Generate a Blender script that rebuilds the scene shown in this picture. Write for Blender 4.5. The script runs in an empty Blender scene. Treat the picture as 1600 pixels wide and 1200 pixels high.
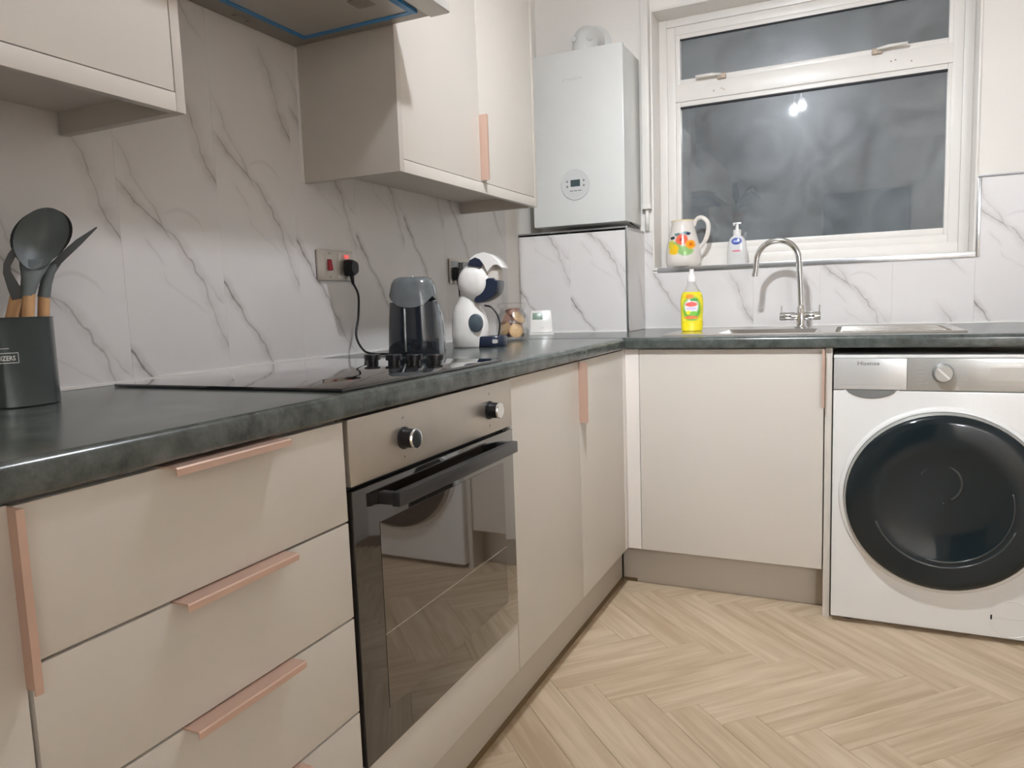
import bpy, bmesh, math, random
from mathutils import Vector, Matrix
random.seed(7)
PI = math.pi
scene = bpy.context.scene
COL = scene.collection

# ------------------------------------------------------------------ camera, world, exposure
cam_d = bpy.data.cameras.new('camera'); cam = bpy.data.objects.new('camera', cam_d); COL.objects.link(cam)
_r = Vector((0.90613595, 0.42157787, -0.0344927)); _u = Vector((-0.01491967, 0.11334985, 0.99344311)); _f = Vector((-0.42272337, 0.8996799, -0.10900018))
_M = Matrix(((_r.x, _u.x, -_f.x), (_r.y, _u.y, -_f.y), (_r.z, _u.z, -_f.z))).to_4x4()
_M.translation = (1.31807, -0.12933, 1.04149)
cam.matrix_world = _M
cam_d.sensor_fit = 'HORIZONTAL'; cam_d.sensor_width = 36.0; cam_d.lens = 1145.44/1600*36.0
cam_d.clip_start = 0.02
scene.camera = cam
world = bpy.data.worlds.new('night'); scene.world = world; world.use_nodes = True
world.node_tree.nodes['Background'].inputs[0].default_value = (0.10, 0.13, 0.18, 1)
world.node_tree.nodes['Background'].inputs[1].default_value = 0.02
scene.view_settings.view_transform = 'Standard'; scene.view_settings.look = 'None'
scene.view_settings.gamma = 1.0; scene.view_settings.use_curve_mapping = False
scene.view_settings.exposure = 1.55
scene.cycles.max_bounces = 16; scene.cycles.diffuse_bounces = 10; scene.cycles.glossy_bounces = 6
LAMP = Vector((0.955, 1.20, 2.265)); BULB = 700.0; SPOT_W = 15.5
FILL_GLOBE = Vector((2.60, -2.60, 2.20)); FILL_GLOBE_E = 46.0  # added fill lamp: position and glow strength

# ------------------------------------------------------------------ materials
def nodes_of(name):
    m = bpy.data.materials.new(name); m.use_nodes = True
    nt = m.node_tree; b = nt.nodes['Principled BSDF']
    return m, nt, b
def c4(c): return (c[0], c[1], c[2], 1)
def srgb(r, g, b):
    f = lambda v: (v/255/12.92) if v/255 <= .04045 else ((v/255+.055)/1.055)**2.4
    return (f(r), f(g), f(b))
def P(name, col, rough=.5, metal=0, noise=None, bump=None, coat=0, spec=.5, emit=None, trans=0, alpha=1, rnoise=0):
    m, nt, b = nodes_of(name); N = nt.nodes; L = nt.links
    b.inputs['Base Color'].default_value = c4(col); b.inputs['Roughness'].default_value = rough
    b.inputs['Metallic'].default_value = metal; b.inputs['Specular IOR Level'].default_value = spec
    b.inputs['Coat Weight'].default_value = coat; b.inputs['Transmission Weight'].default_value = trans
    b.inputs['Alpha'].default_value = alpha
    tc = N.new('ShaderNodeTexCoord')
    if noise is None: noise = (9, .03)
    if noise:
        n = N.new('ShaderNodeTexNoise'); n.inputs['Scale'].default_value = noise[0]; n.inputs['Detail'].default_value = 4
        L.new(tc.outputs['Object'], n.inputs['Vector'])
        mx = N.new('ShaderNodeMix'); mx.data_type = 'RGBA'
        k = noise[1]
        mx.inputs[6].default_value = c4([max(0, v*(1-k)) for v in col]); mx.inputs[7].default_value = c4([min(1, v*(1+k)) for v in col])
        L.new(n.outputs['Fac'], mx.inputs[0]); L.new(mx.outputs[2], b.inputs['Base Color'])
        if rnoise:
            mr = N.new('ShaderNodeMapRange'); mr.inputs[3].default_value = max(0, rough-rnoise); mr.inputs[4].default_value = rough+rnoise
            L.new(n.outputs['Fac'], mr.inputs[0]); L.new(mr.outputs[0], b.inputs['Roughness'])
    if bump:
        n2 = N.new('ShaderNodeTexNoise'); n2.inputs['Scale'].default_value = bump[0]; n2.inputs['Detail'].default_value = 5
        mp = N.new('ShaderNodeMapping'); mp.inputs['Scale'].default_value = bump[2] if len(bump) > 2 else (1, 1, 1)
        L.new(tc.outputs['Object'], mp.inputs[0]); L.new(mp.outputs[0], n2.inputs['Vector'])
        bp = N.new('ShaderNodeBump'); bp.inputs['Strength'].default_value = bump[1]; bp.inputs['Distance'].default_value = .001
        L.new(n2.outputs['Fac'], bp.inputs['Height']); L.new(bp.outputs[0], b.inputs['Normal'])
    if emit:
        b.inputs['Emission Color'].default_value = c4(emit[0]); b.inputs['Emission Strength'].default_value = emit[1]
    return m
def spots(m, base, items, nscale=60, namp=.004):
    """printed decoration: (centre, (rx,ry,rz), colour) ellipses in object space over a base colour"""
    nt = m.node_tree; N = nt.nodes; L = nt.links; b = N['Principled BSDF']
    tc = N.new('ShaderNodeTexCoord'); no = N.new('ShaderNodeTexNoise'); no.inputs['Scale'].default_value = nscale
    L.new(tc.outputs['Object'], no.inputs['Vector'])
    sb = N.new('ShaderNodeVectorMath'); sb.operation = 'SUBTRACT'; sb.inputs[1].default_value = (.5, .5, .5); L.new(no.outputs['Color'], sb.inputs[0])
    sc = N.new('ShaderNodeVectorMath'); sc.operation = 'SCALE'; sc.inputs['Scale'].default_value = namp*2; L.new(sb.outputs[0], sc.inputs[0])
    ad = N.new('ShaderNodeVectorMath'); ad.operation = 'ADD'; L.new(tc.outputs['Object'], ad.inputs[0]); L.new(sc.outputs[0], ad.inputs[1])
    prev = None
    for c, rad, colr in items:
        s = N.new('ShaderNodeVectorMath'); s.operation = 'SUBTRACT'; s.inputs[1].default_value = c; L.new(ad.outputs[0], s.inputs[0])
        d = N.new('ShaderNodeVectorMath'); d.operation = 'DIVIDE'; d.inputs[1].default_value = rad; L.new(s.outputs[0], d.inputs[0])
        ln = N.new('ShaderNodeVectorMath'); ln.operation = 'LENGTH'; L.new(d.outputs[0], ln.inputs[0])
        mr = N.new('ShaderNodeMapRange'); mr.inputs[1].default_value = .8; mr.inputs[2].default_value = 1.1; mr.inputs[3].default_value = 1; mr.inputs[4].default_value = 0
        L.new(ln.outputs['Value'], mr.inputs[0])
        mx = N.new('ShaderNodeMix'); mx.data_type = 'RGBA'
        if prev is None: mx.inputs[6].default_value = c4(base)
        else: L.new(prev, mx.inputs[6])
        mx.inputs[7].default_value = c4(colr); L.new(mr.outputs[0], mx.inputs[0]); prev = mx.outputs[2]
    L.new(prev, b.inputs['Base Color'])
    return m

def marble():
    m, nt, b = nodes_of('marble_cladding'); N = nt.nodes; L = nt.links
    def math_(op, a, c=None):
        n = N.new('ShaderNodeMath'); n.operation = op
        for i, v in enumerate((a, c)):
            if v is None: continue
            if isinstance(v, (int, float)): n.inputs[i].default_value = v
            else: L.new(v, n.inputs[i])
        return n.outputs[0]
    tc = N.new('ShaderNodeTexCoord'); sp = N.new('ShaderNodeSeparateXYZ'); L.new(tc.outputs['Object'], sp.inputs[0])
    no = N.new('ShaderNodeTexNoise'); no.inputs['Scale'].default_value = 16; no.inputs['Detail'].default_value = 3; L.new(tc.outputs['Object'], no.inputs['Vector'])
    wob = math_('MULTIPLY', math_('SUBTRACT', no.outputs['Fac'], .5), .032)
    U = math_('ADD', sp.outputs[0], wob); s = sp.outputs[2]
    t = math_('FRACT', math_('SUBTRACT', s, .6))          # 0..1 = s .6 .. 1.6, repeating each metre
    n2 = N.new('ShaderNodeTexNoise'); n2.inputs['Scale'].default_value = 45; n2.inputs['Detail'].default_value = 3; L.new(tc.outputs['Object'], n2.inputs['Vector'])
    def curve(inp, pts):
        f = N.new('ShaderNodeFloatCurve'); cv = f.mapping.curves[0]; pts = sorted(pts)
        cv.points[0].location = pts[0]; cv.points[1].location = pts[-1]
        for p in pts[1:-1]: cv.points.new(*p)
        for p in cv.points: p.handle_type = 'VECTOR'
        f.mapping.update(); L.new(inp, f.inputs['Value']); return f.outputs[0]
    total = None
    def vein(path, strength, core, halo, hs):
        nonlocal total
        pts = [(sv-.6, uv/.3) for uv, sv in path]
        u0 = math_('MULTIPLY', curve(t, pts), .3)
        st = curve(t, [(0, 0)]+[(sv-.6, v) for sv, v in strength]+[(1, 0)])
        d = math_('ABSOLUTE', math_('SUBTRACT', U, u0))
        def fall(w):
            mr = N.new('ShaderNodeMapRange'); mr.interpolation_type = 'SMOOTHSTEP'
            mr.inputs[1].default_value = 0; mr.inputs[2].default_value = w; mr.inputs[3].default_value = 1; mr.inputs[4].default_value = 0
            L.new(d, mr.inputs[0]); return mr.outputs[0]
        v = math_('ADD', fall(core), math_('MULTIPLY', math_('MULTIPLY', fall(halo), n2.outputs['Fac']), hs))
        v = math_('MULTIPLY', v, st)
        total = v if total is None else math_('MAXIMUM', total, v)
    vein([(-.02, 1.43), (.0, 1.40), (.03, 1.348), (.045, 1.309), (.08, 1.266), (.1, 1.224), (.126, 1.212), (.169, 1.154), (.2, 1.098), (.251, .969), (.27, .93)],
         [(.93, .0), (.965, .5), (1.0, .3), (1.09, .45), (1.15, .6), (1.2, .55), (1.23, .5), (1.28, .25), (1.36, .3), (1.41, .0)], .0045, .034, 1.0)
    vein([(-.03, 1.33), (.006, 1.306), (.03, 1.284), (.07, 1.246), (.1, 1.224), (.12, 1.2)], [(1.19, 0), (1.225, .75), (1.27, .7), (1.295, .6), (1.31, .3), (1.32, 0)], .004, .034, 1.0)
    vein([(-.02, 1.0), (.0, .976), (.027, .93), (.056, .886), (.094, .851), (.122, .809), (.139, .775), (.19, .70), (.25, .63)],
         [(.63, .0), (.68, .3), (.76, .6), (.85, .65), (.9, .7), (.95, 1.0), (.985, .9), (.995, 0)], .005, .026, .9)
    vein([(.16, 1.54), (.172, 1.515), (.19, 1.487), (.21, 1.433), (.218, 1.394), (.25, 1.34), (.27, 1.3)], [(1.31, 0), (1.34, .65), (1.38, .55), (1.43, .35), (1.47, .5), (1.52, .25), (1.56, 0)], .004, .042, 1.2)
    vein([(.08, 1.15), (.10, 1.11), (.16, 1.07), (.19, 1.05)], [(1.03, 0), (1.06, .22), (1.09, .12), (1.11, .22), (1.14, 0)], .005, .02, .6)
    vein([(.04, 1.22), (.06, 1.195), (.09, 1.16), (.10, 1.14)], [(1.14, 0), (1.16, .2), (1.19, .2), (1.21, 0)], .006, .02, .8)
    vein([(.19, 1.13), (.21, 1.11), (.245, 1.07)], [(1.06, 0), (1.07, .35), (1.10, .25), (1.13, 0)], .004, .05, .9)
    # small arc
    d = math_('ABSOLUTE', math_('SUBTRACT', math_('ADD', math_('MULTIPLY', math_('POWER', math_('ABSOLUTE', math_('SUBTRACT', U, .145)), 2), 9), math_('ADD', t, .6)), 1.266))
    mr = N.new('ShaderNodeMapRange'); mr.inputs[1].default_value = 0; mr.inputs[2].default_value = .007; mr.inputs[3].default_value = .24; mr.inputs[4].default_value = 0; L.new(d, mr.inputs[0])
    m2 = N.new('ShaderNodeMapRange'); m2.inputs[1].default_value = .04; m2.inputs[2].default_value = .06; m2.inputs[3].default_value = 1; m2.inputs[4].default_value = 0
    L.new(math_('ABSOLUTE', math_('SUBTRACT', U, .155)), m2.inputs[0])
    total = math_('MAXIMUM', total, math_('MULTIPLY', mr.outputs[0], m2.outputs[0]))
    cl = N.new('ShaderNodeTexNoise'); cl.inputs['Scale'].default_value = 5; cl.inputs['Detail'].default_value = 3; L.new(tc.outputs['Object'], cl.inputs['Vector'])
    base = N.new('ShaderNodeMix'); base.data_type = 'RGBA'; base.inputs[6].default_value = c4((.66, .64, .635)); base.inputs[7].default_value = c4((.74, .72, .715)); L.new(cl.outputs['Fac'], base.inputs[0])
    mx = N.new('ShaderNodeMix'); mx.data_type = 'RGBA'; mx.clamp_factor = True; L.new(math_('MULTIPLY', total, .76), mx.inputs[0]); L.new(base.outputs[2], mx.inputs[6]); mx.inputs[7].default_value = c4((.25, .22, .205))
    L.new(mx.outputs[2], b.inputs['Base Color']); b.inputs['Roughness'].default_value = .28; b.inputs['Specular IOR Level'].default_value = .4
    return m

def oak():
    m, nt, b = nodes_of('oak_plank'); N = nt.nodes; L = nt.links
    tc = N.new('ShaderNodeTexCoord'); oi = N.new('ShaderNodeObjectInfo')
    ad = N.new('ShaderNodeVectorMath'); ad.operation = 'ADD'; L.new(tc.outputs['Object'], ad.inputs[0])
    cb = N.new('ShaderNodeCombineXYZ'); mu = N.new('ShaderNodeMath'); mu.operation = 'MULTIPLY'; mu.inputs[1].default_value = 37; L.new(oi.outputs['Random'], mu.inputs[0])
    L.new(mu.outputs[0], cb.inputs[0]); L.new(mu.outputs[0], cb.inputs[1]); L.new(cb.outputs[0], ad.inputs[1])
    mp = N.new('ShaderNodeMapping'); mp.inputs['Scale'].default_value = (2.2, 30, 1); L.new(ad.outputs[0], mp.inputs[0])
    n = N.new('ShaderNodeTexNoise'); n.inputs['Scale'].default_value = 1.2; n.inputs['Detail'].default_value = 6; n.inputs['Distortion'].default_value = .6; L.new(mp.outputs[0], n.inputs['Vector'])
    mp2 = N.new('ShaderNodeMapping'); mp2.inputs['Scale'].default_value = (5, 16, 1); L.new(ad.outputs[0], mp2.inputs[0])
    n2 = N.new('ShaderNodeTexNoise'); n2.inputs['Scale'].default_value = .8; n2.inputs['Detail'].default_value = 4; L.new(mp2.outputs[0], n2.inputs['Vector'])
    cr = N.new('ShaderNodeValToRGB'); cr.color_ramp.elements[0].position = .3; cr.color_ramp.elements[0].color = c4((.44, .335, .222)); cr.color_ramp.elements[1].position = .68; cr.color_ramp.elements[1].color = c4((.61, .497, .36))
    mx = N.new('ShaderNodeMath'); mx.operation = 'ADD'; L.new(n.outputs['Fac'], mx.inputs[0])
    m2 = N.new('ShaderNodeMath'); m2.operation = 'MULTIPLY_ADD'; m2.inputs[1].default_value = .35; m2.inputs[2].default_value = -.175; L.new(n2.outputs['Fac'], m2.inputs[0]); L.new(m2.outputs[0], mx.inputs[1])
    m3 = N.new('ShaderNodeMath'); m3.operation = 'MULTIPLY_ADD'; m3.inputs[1].default_value = .16; m3.inputs[2].default_value = -.08; L.new(oi.outputs['Random'], m3.inputs[0])
    a2 = N.new('ShaderNodeMath'); a2.operation = 'ADD'; L.new(mx.outputs[0], a2.inputs[0]); L.new(m3.outputs[0], a2.inputs[1]); L.new(a2.outputs[0], cr.inputs[0])
    L.new(cr.outputs[0], b.inputs['Base Color']); b.inputs['Roughness'].default_value = .5; b.inputs['Specular IOR Level'].default_value = .35
    bp = N.new('ShaderNodeBump'); bp.inputs['Strength'].default_value = .15; bp.inputs['Distance'].default_value = .001; L.new(n.outputs['Fac'], bp.inputs['Height']); L.new(bp.outputs[0], b.inputs['Normal'])
    return m
def worktop_mat():
    m, nt, b = nodes_of('slate_laminate'); N = nt.nodes; L = nt.links
    tc = N.new('ShaderNodeTexCoord'); n = N.new('ShaderNodeTexNoise'); n.inputs['Scale'].default_value = 16; n.inputs['Detail'].default_value = 9; n.inputs['Roughness'].default_value = .7; L.new(tc.outputs['Object'], n.inputs['Vector'])
    cr = N.new('ShaderNodeValToRGB'); cr.color_ramp.elements[0].position = .33; cr.color_ramp.elements[0].color = c4((.034, .043, .038)); cr.color_ramp.elements[1].position = .72; cr.color_ramp.elements[1].color = c4((.135, .150, .142))
    L.new(n.outputs['Fac'], cr.inputs[0])
    v = N.new('ShaderNodeTexNoise'); v.inputs['Scale'].default_value = 110; v.inputs['Detail'].default_value = 2; L.new(tc.outputs['Object'], v.inputs['Vector'])
    mr = N.new('ShaderNodeMapRange'); mr.inputs[1].default_value = .7; mr.inputs[2].default_value = .8; mr.inputs[4].default_value = .5; L.new(v.outputs['Fac'], mr.inputs[0])
    mx = N.new('ShaderNodeMix'); mx.data_type = 'RGBA'; L.new(mr.outputs[0], mx.inputs[0]); L.new(cr.outputs[0], mx.inputs[6]); mx.inputs[7].default_value = c4((.24, .22, .19))
    L.new(mx.outputs[2], b.inputs['Base Color']); b.inputs['Roughness'].default_value = .2; b.inputs['Specular IOR Level'].default_value = .65
    bp = N.new('ShaderNodeBump'); bp.inputs['Strength'].default_value = .06; bp.inputs['Distance'].default_value = .001; L.new(n.outputs['Fac'], bp.inputs['Height']); L.new(bp.outputs[0], b.inputs['Normal'])
    return m
def pane_mat():
    """window pane at night: clear glass with a greasy, smeared film that scatters a little light"""
    m, nt, b = nodes_of('smeared_pane'); N = nt.nodes; L = nt.links
    out = N['Material Output']; N.remove(b)
    tc = N.new('ShaderNodeTexCoord'); n = N.new('ShaderNodeTexNoise'); n.inputs['Scale'].default_value = 3.2; n.inputs['Detail'].default_value = 5; n.inputs['Distortion'].default_value = 2.6; L.new(tc.outputs['Object'], n.inputs['Vector'])
    mr = N.new('ShaderNodeMapRange'); mr.inputs[1].default_value = .3; mr.inputs[2].default_value = .75; mr.inputs[3].default_value = .05; mr.inputs[4].default_value = .17; L.new(n.outputs['Fac'], mr.inputs[0])
    tr = N.new('ShaderNodeBsdfTransparent'); df = N.new('ShaderNodeBsdfDiffuse'); df.inputs[0].default_value = c4((.72, .80, .84))
    mx = N.new('ShaderNodeMixShader'); L.new(mr.outputs[0], mx.inputs[0]); L.new(tr.outputs[0], mx.inputs[1]); L.new(df.outputs[0], mx.inputs[2])
    gl = N.new('ShaderNodeBsdfGlossy'); gl.inputs['Roughness'].default_value = .018; gl.inputs[0].default_value = (1, 1, 1, 1)
    fr = N.new('ShaderNodeFresnel'); fr.inputs[0].default_value = 1.75
    m2 = N.new('ShaderNodeMixShader'); L.new(fr.outputs[0], m2.inputs[0]); L.new(mx.outputs[0], m2.inputs[1]); L.new(gl.outputs[0], m2.inputs[2])
    gb = N.new('ShaderNodeBsdfGlossy'); gb.inputs['Roughness'].default_value = .32; gb.inputs[0].default_value = (.9, .95, 1, 1)
    m3 = N.new('ShaderNodeMixShader'); m3.inputs[0].default_value = .012; L.new(m2.outputs[0], m3.inputs[1]); L.new(gb.outputs[0], m3.inputs[2])
    L.new(m3.outputs[0], out.inputs[0]); return m
def clear_glass(name, col=(1, 1, 1), rough=0):
    m, nt, b = nodes_of(name); N = nt.nodes; L = nt.links; out = N['Material Output']; N.remove(b)
    tr = N.new('ShaderNodeBsdfTransparent'); tr.inputs[0].default_value = c4(col); gl = N.new('ShaderNodeBsdfGlossy'); gl.inputs['Roughness'].default_value = rough+.02
    fr = N.new('ShaderNodeLayerWeight'); fr.inputs[0].default_value = .35
    ml = N.new('ShaderNodeMath'); ml.operation = 'MULTIPLY_ADD'; ml.inputs[1].default_value = .7; ml.inputs[2].default_value = .05; L.new(fr.outputs['Facing'], ml.inputs[0])
    mx = N.new('ShaderNodeMixShader'); L.new(ml.outputs[0], mx.inputs[0]); L.new(tr.outputs[0], mx.inputs[1]); L.new(gl.outputs[0], mx.inputs[2]); L.new(mx.outputs[0], out.inputs[0]); return m
def mesh_filter():
    m, nt, b = nodes_of('filter_mesh'); N = nt.nodes; L = nt.links
    tc = N.new('ShaderNodeTexCoord'); ck = N.new('ShaderNodeTexVoronoi'); ck.inputs['Scale'].default_value = 190; ck.inputs['Randomness'].default_value = 0; L.new(tc.outputs['Object'], ck.inputs['Vector'])
    cr = N.new('ShaderNodeValToRGB'); cr.color_ramp.elements[0].position = .2; cr.color_ramp.elements[0].color = c4((.30, .28, .25)); cr.color_ramp.elements[1].position = .6; cr.color_ramp.elements[1].color = c4((.52, .49, .45))
    L.new(ck.outputs['Distance'], cr.inputs[0]); L.new(cr.outputs[0], b.inputs['Base Color']); b.inputs['Metallic'].default_value = .5; b.inputs['Roughness'].default_value = .45
    return m

M = dict(
    wall=P('warm_white_paint', (.80, .775, .74), .7, noise=(5, .03), bump=(180, .05)),
    marble=marble(), oak=oak(), worktop=worktop_mat(),
    sub=P('dark_subfloor', (.20, .15, .10), .8),
    door=P('cashmere_door', (.60, .565, .515), .42, noise=(4, .015), spec=.35),
    carcass=P('cashmere_carcass', (.56, .52, .475), .5),
    carcass_in=P('pale_underside', (.62, .58, .54), .5),
    plinth=P('cashmere_plinth', (.52, .475, .415), .45),
    post=P('white_post', (.72, .68, .645), .4),
    seal=P('brown_seal', (.17, .11, .05), .6),
    rose=P('rose_gold_aluminium', (.66, .47, .385), .42, .55, bump=(300, .06, (1, 1, .05))),
    steel=P('brushed_steel', (.56, .52, .47), .36, .85, noise=(30, .06), bump=(240, .08, (1, .04, 1))),
    chrome=P('polished_chrome', (.82, .83, .84), .09, 1),
    trim=P('satin_trim', (.50, .51, .52), .25, .9),
    hood=P('hood_steel', (.33, .30, .26), .42, .6), visor=P('hood_visor', (.55, .53, .50), .4, .3), filt=mesh_filter(), blue=P('blue_film', (.02, .21, .50), .35),
    black=P('black_gloss_glass', (.006, .006, .008), .03, 0, coat=1, spec=.8),
    ovenglass=P('brown_oven_glass', (.012, .009, .007), .04, 0, spec=1.0, coat=1), ovenwin=P('oven_window', (.045, .032, .024), .03, 0, coat=1, spec=1.0),
    ovenblack=P('oven_black_enamel', (.03, .03, .032), .3), gap=P('black_gap', (.008, .008, .01), .6),
    blackp=P('black_plastic', (.012, .012, .016), .35), cord=P('black_cord', (.01, .01, .012), .45),
    navy=P('navy_plastic', (.018, .025, .05), .28), greyp=P('slate_dial', (.075, .10, .12), .45),
    gloss=P('white_gloss_plastic', (.78, .76, .74), .18, coat=.4), white=P('white_enamel', (.72, .72, .71), .25, coat=.3), boiler=P('boiler_white', (.66, .67, .655), .3, coat=.2),
    upvc=P('window_white', (.76, .735, .70), .35, noise=(14, .03)), pane=pane_mat(), rust=P('rusty_metal', (.42, .34, .27), .6, .4, noise=(90, .5)),
    silver=P('silver_panel', (.50, .50, .48), .3, .55, noise=(7, .06)), silverl=P('silver_drawer', (.64, .65, .65), .28, .4), silverd=P('dark_silver', (.28, .29, .29), .35, .6),
    wmglass=P('dark_door_glass', (.012, .018, .021), .05, 0, spec=.4), wmring=P('door_ring', (.42, .42, .40), .3, .5), wmin=P('drum_ridge', (.035, .042, .045), .2, coat=.6),
    print_=P('grey_print', (.22, .22, .22), .5), lprint=P('pale_print', (.50, .50, .49), .5), wprint=P('white_print', (.75, .75, .73), .5),
    lcd=P('lcd_screen', (.06, .085, .09), .2), lcdg=P('green_lcd', (.21, .30, .24), .3), disc=P('control_disc', (.58, .59, .585), .3),
    pot=P('dark_green_tin', (.095, .115, .112), .24, .45, noise=(6, .25), coat=.3), sil=P('grey_silicone', (.14, .16, .165), .5), sild=P('dark_silicone', (.060, .065, .067), .5),
    beech=P('beech_wood', (.62, .36, .17), .5, noise=(20, .15)),
    smoke=P('smoky_plastic', (.13, .145, .155), .15, coat=.6, noise=(25, .5)), inkp=P('ink_gloss', (.014, .018, .026), .12, coat=.6), seam=P('pale_seam', (.38, .39, .39), .25, .4),
    red=P('red_rocker', (.42, .01, .025), .3), neon=P('red_neon', (.8, .18, .18), .3, emit=((1, .12, .12), .2)),
    glass=clear_glass('jar_glass'), pod=P('coffee_pod_plastic', (.40, .22, .17), .4, noise=(40, .3)), foil=P('gold_foil', (.66, .46, .24), .4, .4, noise=(120, .35)),
    sealant=P('white_sealant', (.80, .78, .75), .4),
    liquid=P('clear_plastic', (.74, .74, .73), .2, coat=.3),
    bulb=P('lit_bulb', (1, 1, 1), .5, noise=False, emit=((.93, .975, 1.06), BULB)), globe=P('fill_globe_glow', (1, 1, 1), .5, noise=False, emit=((.93, .985, 1.08), FILL_GLOBE_E)), leaf=P('leaf_green', (.05, .13, .05), .45, noise=(20, .4)), terra=P('terracotta', (.42, .18, .10), .7),  # globe: glow of the added fill lamp
    dark=P('unlit_hall_dark', (.045, .055, .075), .8), soil=P('soil', (.05, .035, .02), .9),  # dark: unlit look of the hall put into its wall colour
)

# ------------------------------------------------------------------ geometry helpers
ORI = {}
def origin(o):
    while o is not None:
        if o.name in ORI: return ORI[o.name]
        o = o.parent
    return Vector((0, 0, 0))
def thing(name, label, cat, loc, group=None, kind=None):
    o = bpy.data.objects.new(name, None); COL.objects.link(o); o.location = loc; o.empty_display_size = .05
    ORI[o.name] = Vector(loc)
    if kind: o['kind'] = kind
    if label: o['label'] = label
    if cat: o['category'] = cat
    if group: o['group'] = group
    return o
def obj(name, bm, mat, parent=None, smooth=False, loc=None, label=None, cat=None, kind=None, group=None):
    """world-space bmesh -> one mesh object whose origin is its thing's base"""
    o3 = origin(parent) if parent else Vector(loc or (0, 0, 0))
    if o3.length: bmesh.ops.translate(bm, verts=bm.verts, vec=-o3)
    bmesh.ops.recalc_face_normals(bm, faces=bm.faces)
    me = bpy.data.meshes.new(name); bm.to_mesh(me); bm.free()
    mats = mat if isinstance(mat, (list, tuple)) else [mat]
    for k in mats: me.materials.append(M[k])
    if smooth:
        me.shade_smooth()
        if smooth is not True: me.set_sharp_from_angle(angle=math.radians(smooth))
    o = bpy.data.objects.new(name, me); COL.objects.link(o)
    if parent: o.parent = parent
    else: o.location = o3; ORI[o.name] = o3
    if label: o['label'] = label
    if cat: o['category'] = cat
    if kind: o['kind'] = kind
    if group: o['group'] = group
    return o
def B(): return bmesh.new()
def box(bm, x0, x1, y0, y1, z0, z1, bev=0, seg=2):
    vs = [bm.verts.new(p) for p in ((x0, y0, z0), (x1, y0, z0), (x1, y1, z0), (x0, y1, z0), (x0, y0, z1), (x1, y0, z1), (x1, y1, z1), (x0, y1, z1))]
    fs = [bm.faces.new([vs[i] for i in q]) for q in ((3, 2, 1, 0), (4, 5, 6, 7), (0, 1, 5, 4), (1, 2, 6, 5), (2, 3, 7, 6), (3, 0, 4, 7))]
    if bev:
        es = set(e for f in fs for e in f.edges)
        bmesh.ops.bevel(bm, geom=list(es), offset=bev, segments=seg, profile=.6, affect='EDGES')
    return bm
def bx(name, d, mat, parent=None, bev=0, **k):
    return obj(name, box(B(), *d, bev=bev), mat, parent, smooth=(35 if bev else False), **k)
def loft(bm, rings, cap=True, close=True):
    R = [[bm.verts.new(p) for p in r] for r in rings]
    n = len(R[0])
    for a, b in zip(R, R[1:]):
        for i in range(n if close else n-1):
            j = (i+1) % n
            bm.faces.new((a[i], a[j], b[j], b[i]))
    if cap and close:
        bm.faces.new(list(reversed(R[0]))); bm.faces.new(R[-1])
    return bm
def ring(c, rx, ry, n=32, e=2.0, ax=(1, 0, 0), ay=(0, 1, 0)):
    c = Vector(c); ax = Vector(ax); ay = Vector(ay); out = []
    for i in range(n):
        t = 2*PI*i/n; ct, st = math.cos(t), math.sin(t)
        out.append(c+ax*(rx*math.copysign(abs(ct)**(2/e), ct))+ay*(ry*math.copysign(abs(st)**(2/e), st)))
    return out
def lathe(bm, c, prof, n=32, axis='z', cap=True):
    c = Vector(c); ax = {'z': ((1, 0, 0), (0, 1, 0), (0, 0, 1)), 'y': ((1, 0, 0), (0, 0, 1), (0, 1, 0)), 'x': ((0, 1, 0), (0, 0, 1), (1, 0, 0))}[axis]
    return loft(bm, [ring(c+Vector(ax[2])*h, max(r, 1e-4), max(r, 1e-4), n, 2, ax[0], ax[1]) for r, h in prof], cap)
def tube(bm, pts, r, n=10, cap=True):
    pts = [Vector(p) for p in pts]; rs = r if isinstance(r, (list, tuple)) else [r]*len(pts); rings = []
    prev = None
    for i, p in enumerate(pts):
        t = (pts[min(i+1, len(pts)-1)]-pts[max(i-1, 0)]).normalized()
        if prev is None:
            a = t.cross(Vector((0, 0, 1)));
            if a.length < .05: a = t.cross(Vector((1, 0, 0)))
        else: a = prev-t*prev.dot(t)
        a.normalize(); prev = a; b = t.cross(a)
        rings.append([p+(a*math.cos(2*PI*k/n)+b*math.sin(2*PI*k/n))*rs[i] for k in range(n)])
    return loft(bm, rings, cap)
def smooth_path(pts, n=8):
    P_ = [Vector(p) for p in pts]; P_ = [P_[0]*2-P_[1]]+P_+[P_[-1]*2-P_[-2]]; out = []
    for i in range(1, len(P_)-2):
        for k in range(n):
            t = k/n; a, b, c, d = P_[i-1:i+3]
            out.append(.5*((2*b)+(c-a)*t+(2*a-5*b+4*c-d)*t*t+(3*b-a-3*c+d)*t**3))
    out.append(P_[-2]); return out
def prism(bm, poly, axis, a, b):
    """poly = list of 2D points; axis 'x': (y,z) 'y': (x,z) 'z': (x,y); extruded from a to b"""
    f = {'x': lambda p, h: (h, p[0], p[1]), 'y': lambda p, h: (p[0], h, p[1]), 'z': lambda p, h: (p[0], p[1], h)}[axis]
    return loft(bm, [[f(p, a) for p in poly], [f(p, b) for p in poly]])
def sector(r0, r1, a0, a1, c, n=18, thin=0):
    """ring sector outline (degrees); thin tapers the ends"""
    o, i = [], []
    for k in range(n+1):
        q = k/n; t = math.radians(a0+(a1-a0)*q); s = 1-thin*abs(2*q-1)**2
        rm = (r0+r1)/2; h = (r1-r0)/2*s
        o.append((c[0]+(rm+h)*math.cos(t), c[1]+(rm+h)*math.sin(t))); i.append((c[0]+(rm-h)*math.cos(t), c[1]+(rm-h)*math.sin(t)))
    return o+i[::-1]
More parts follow.
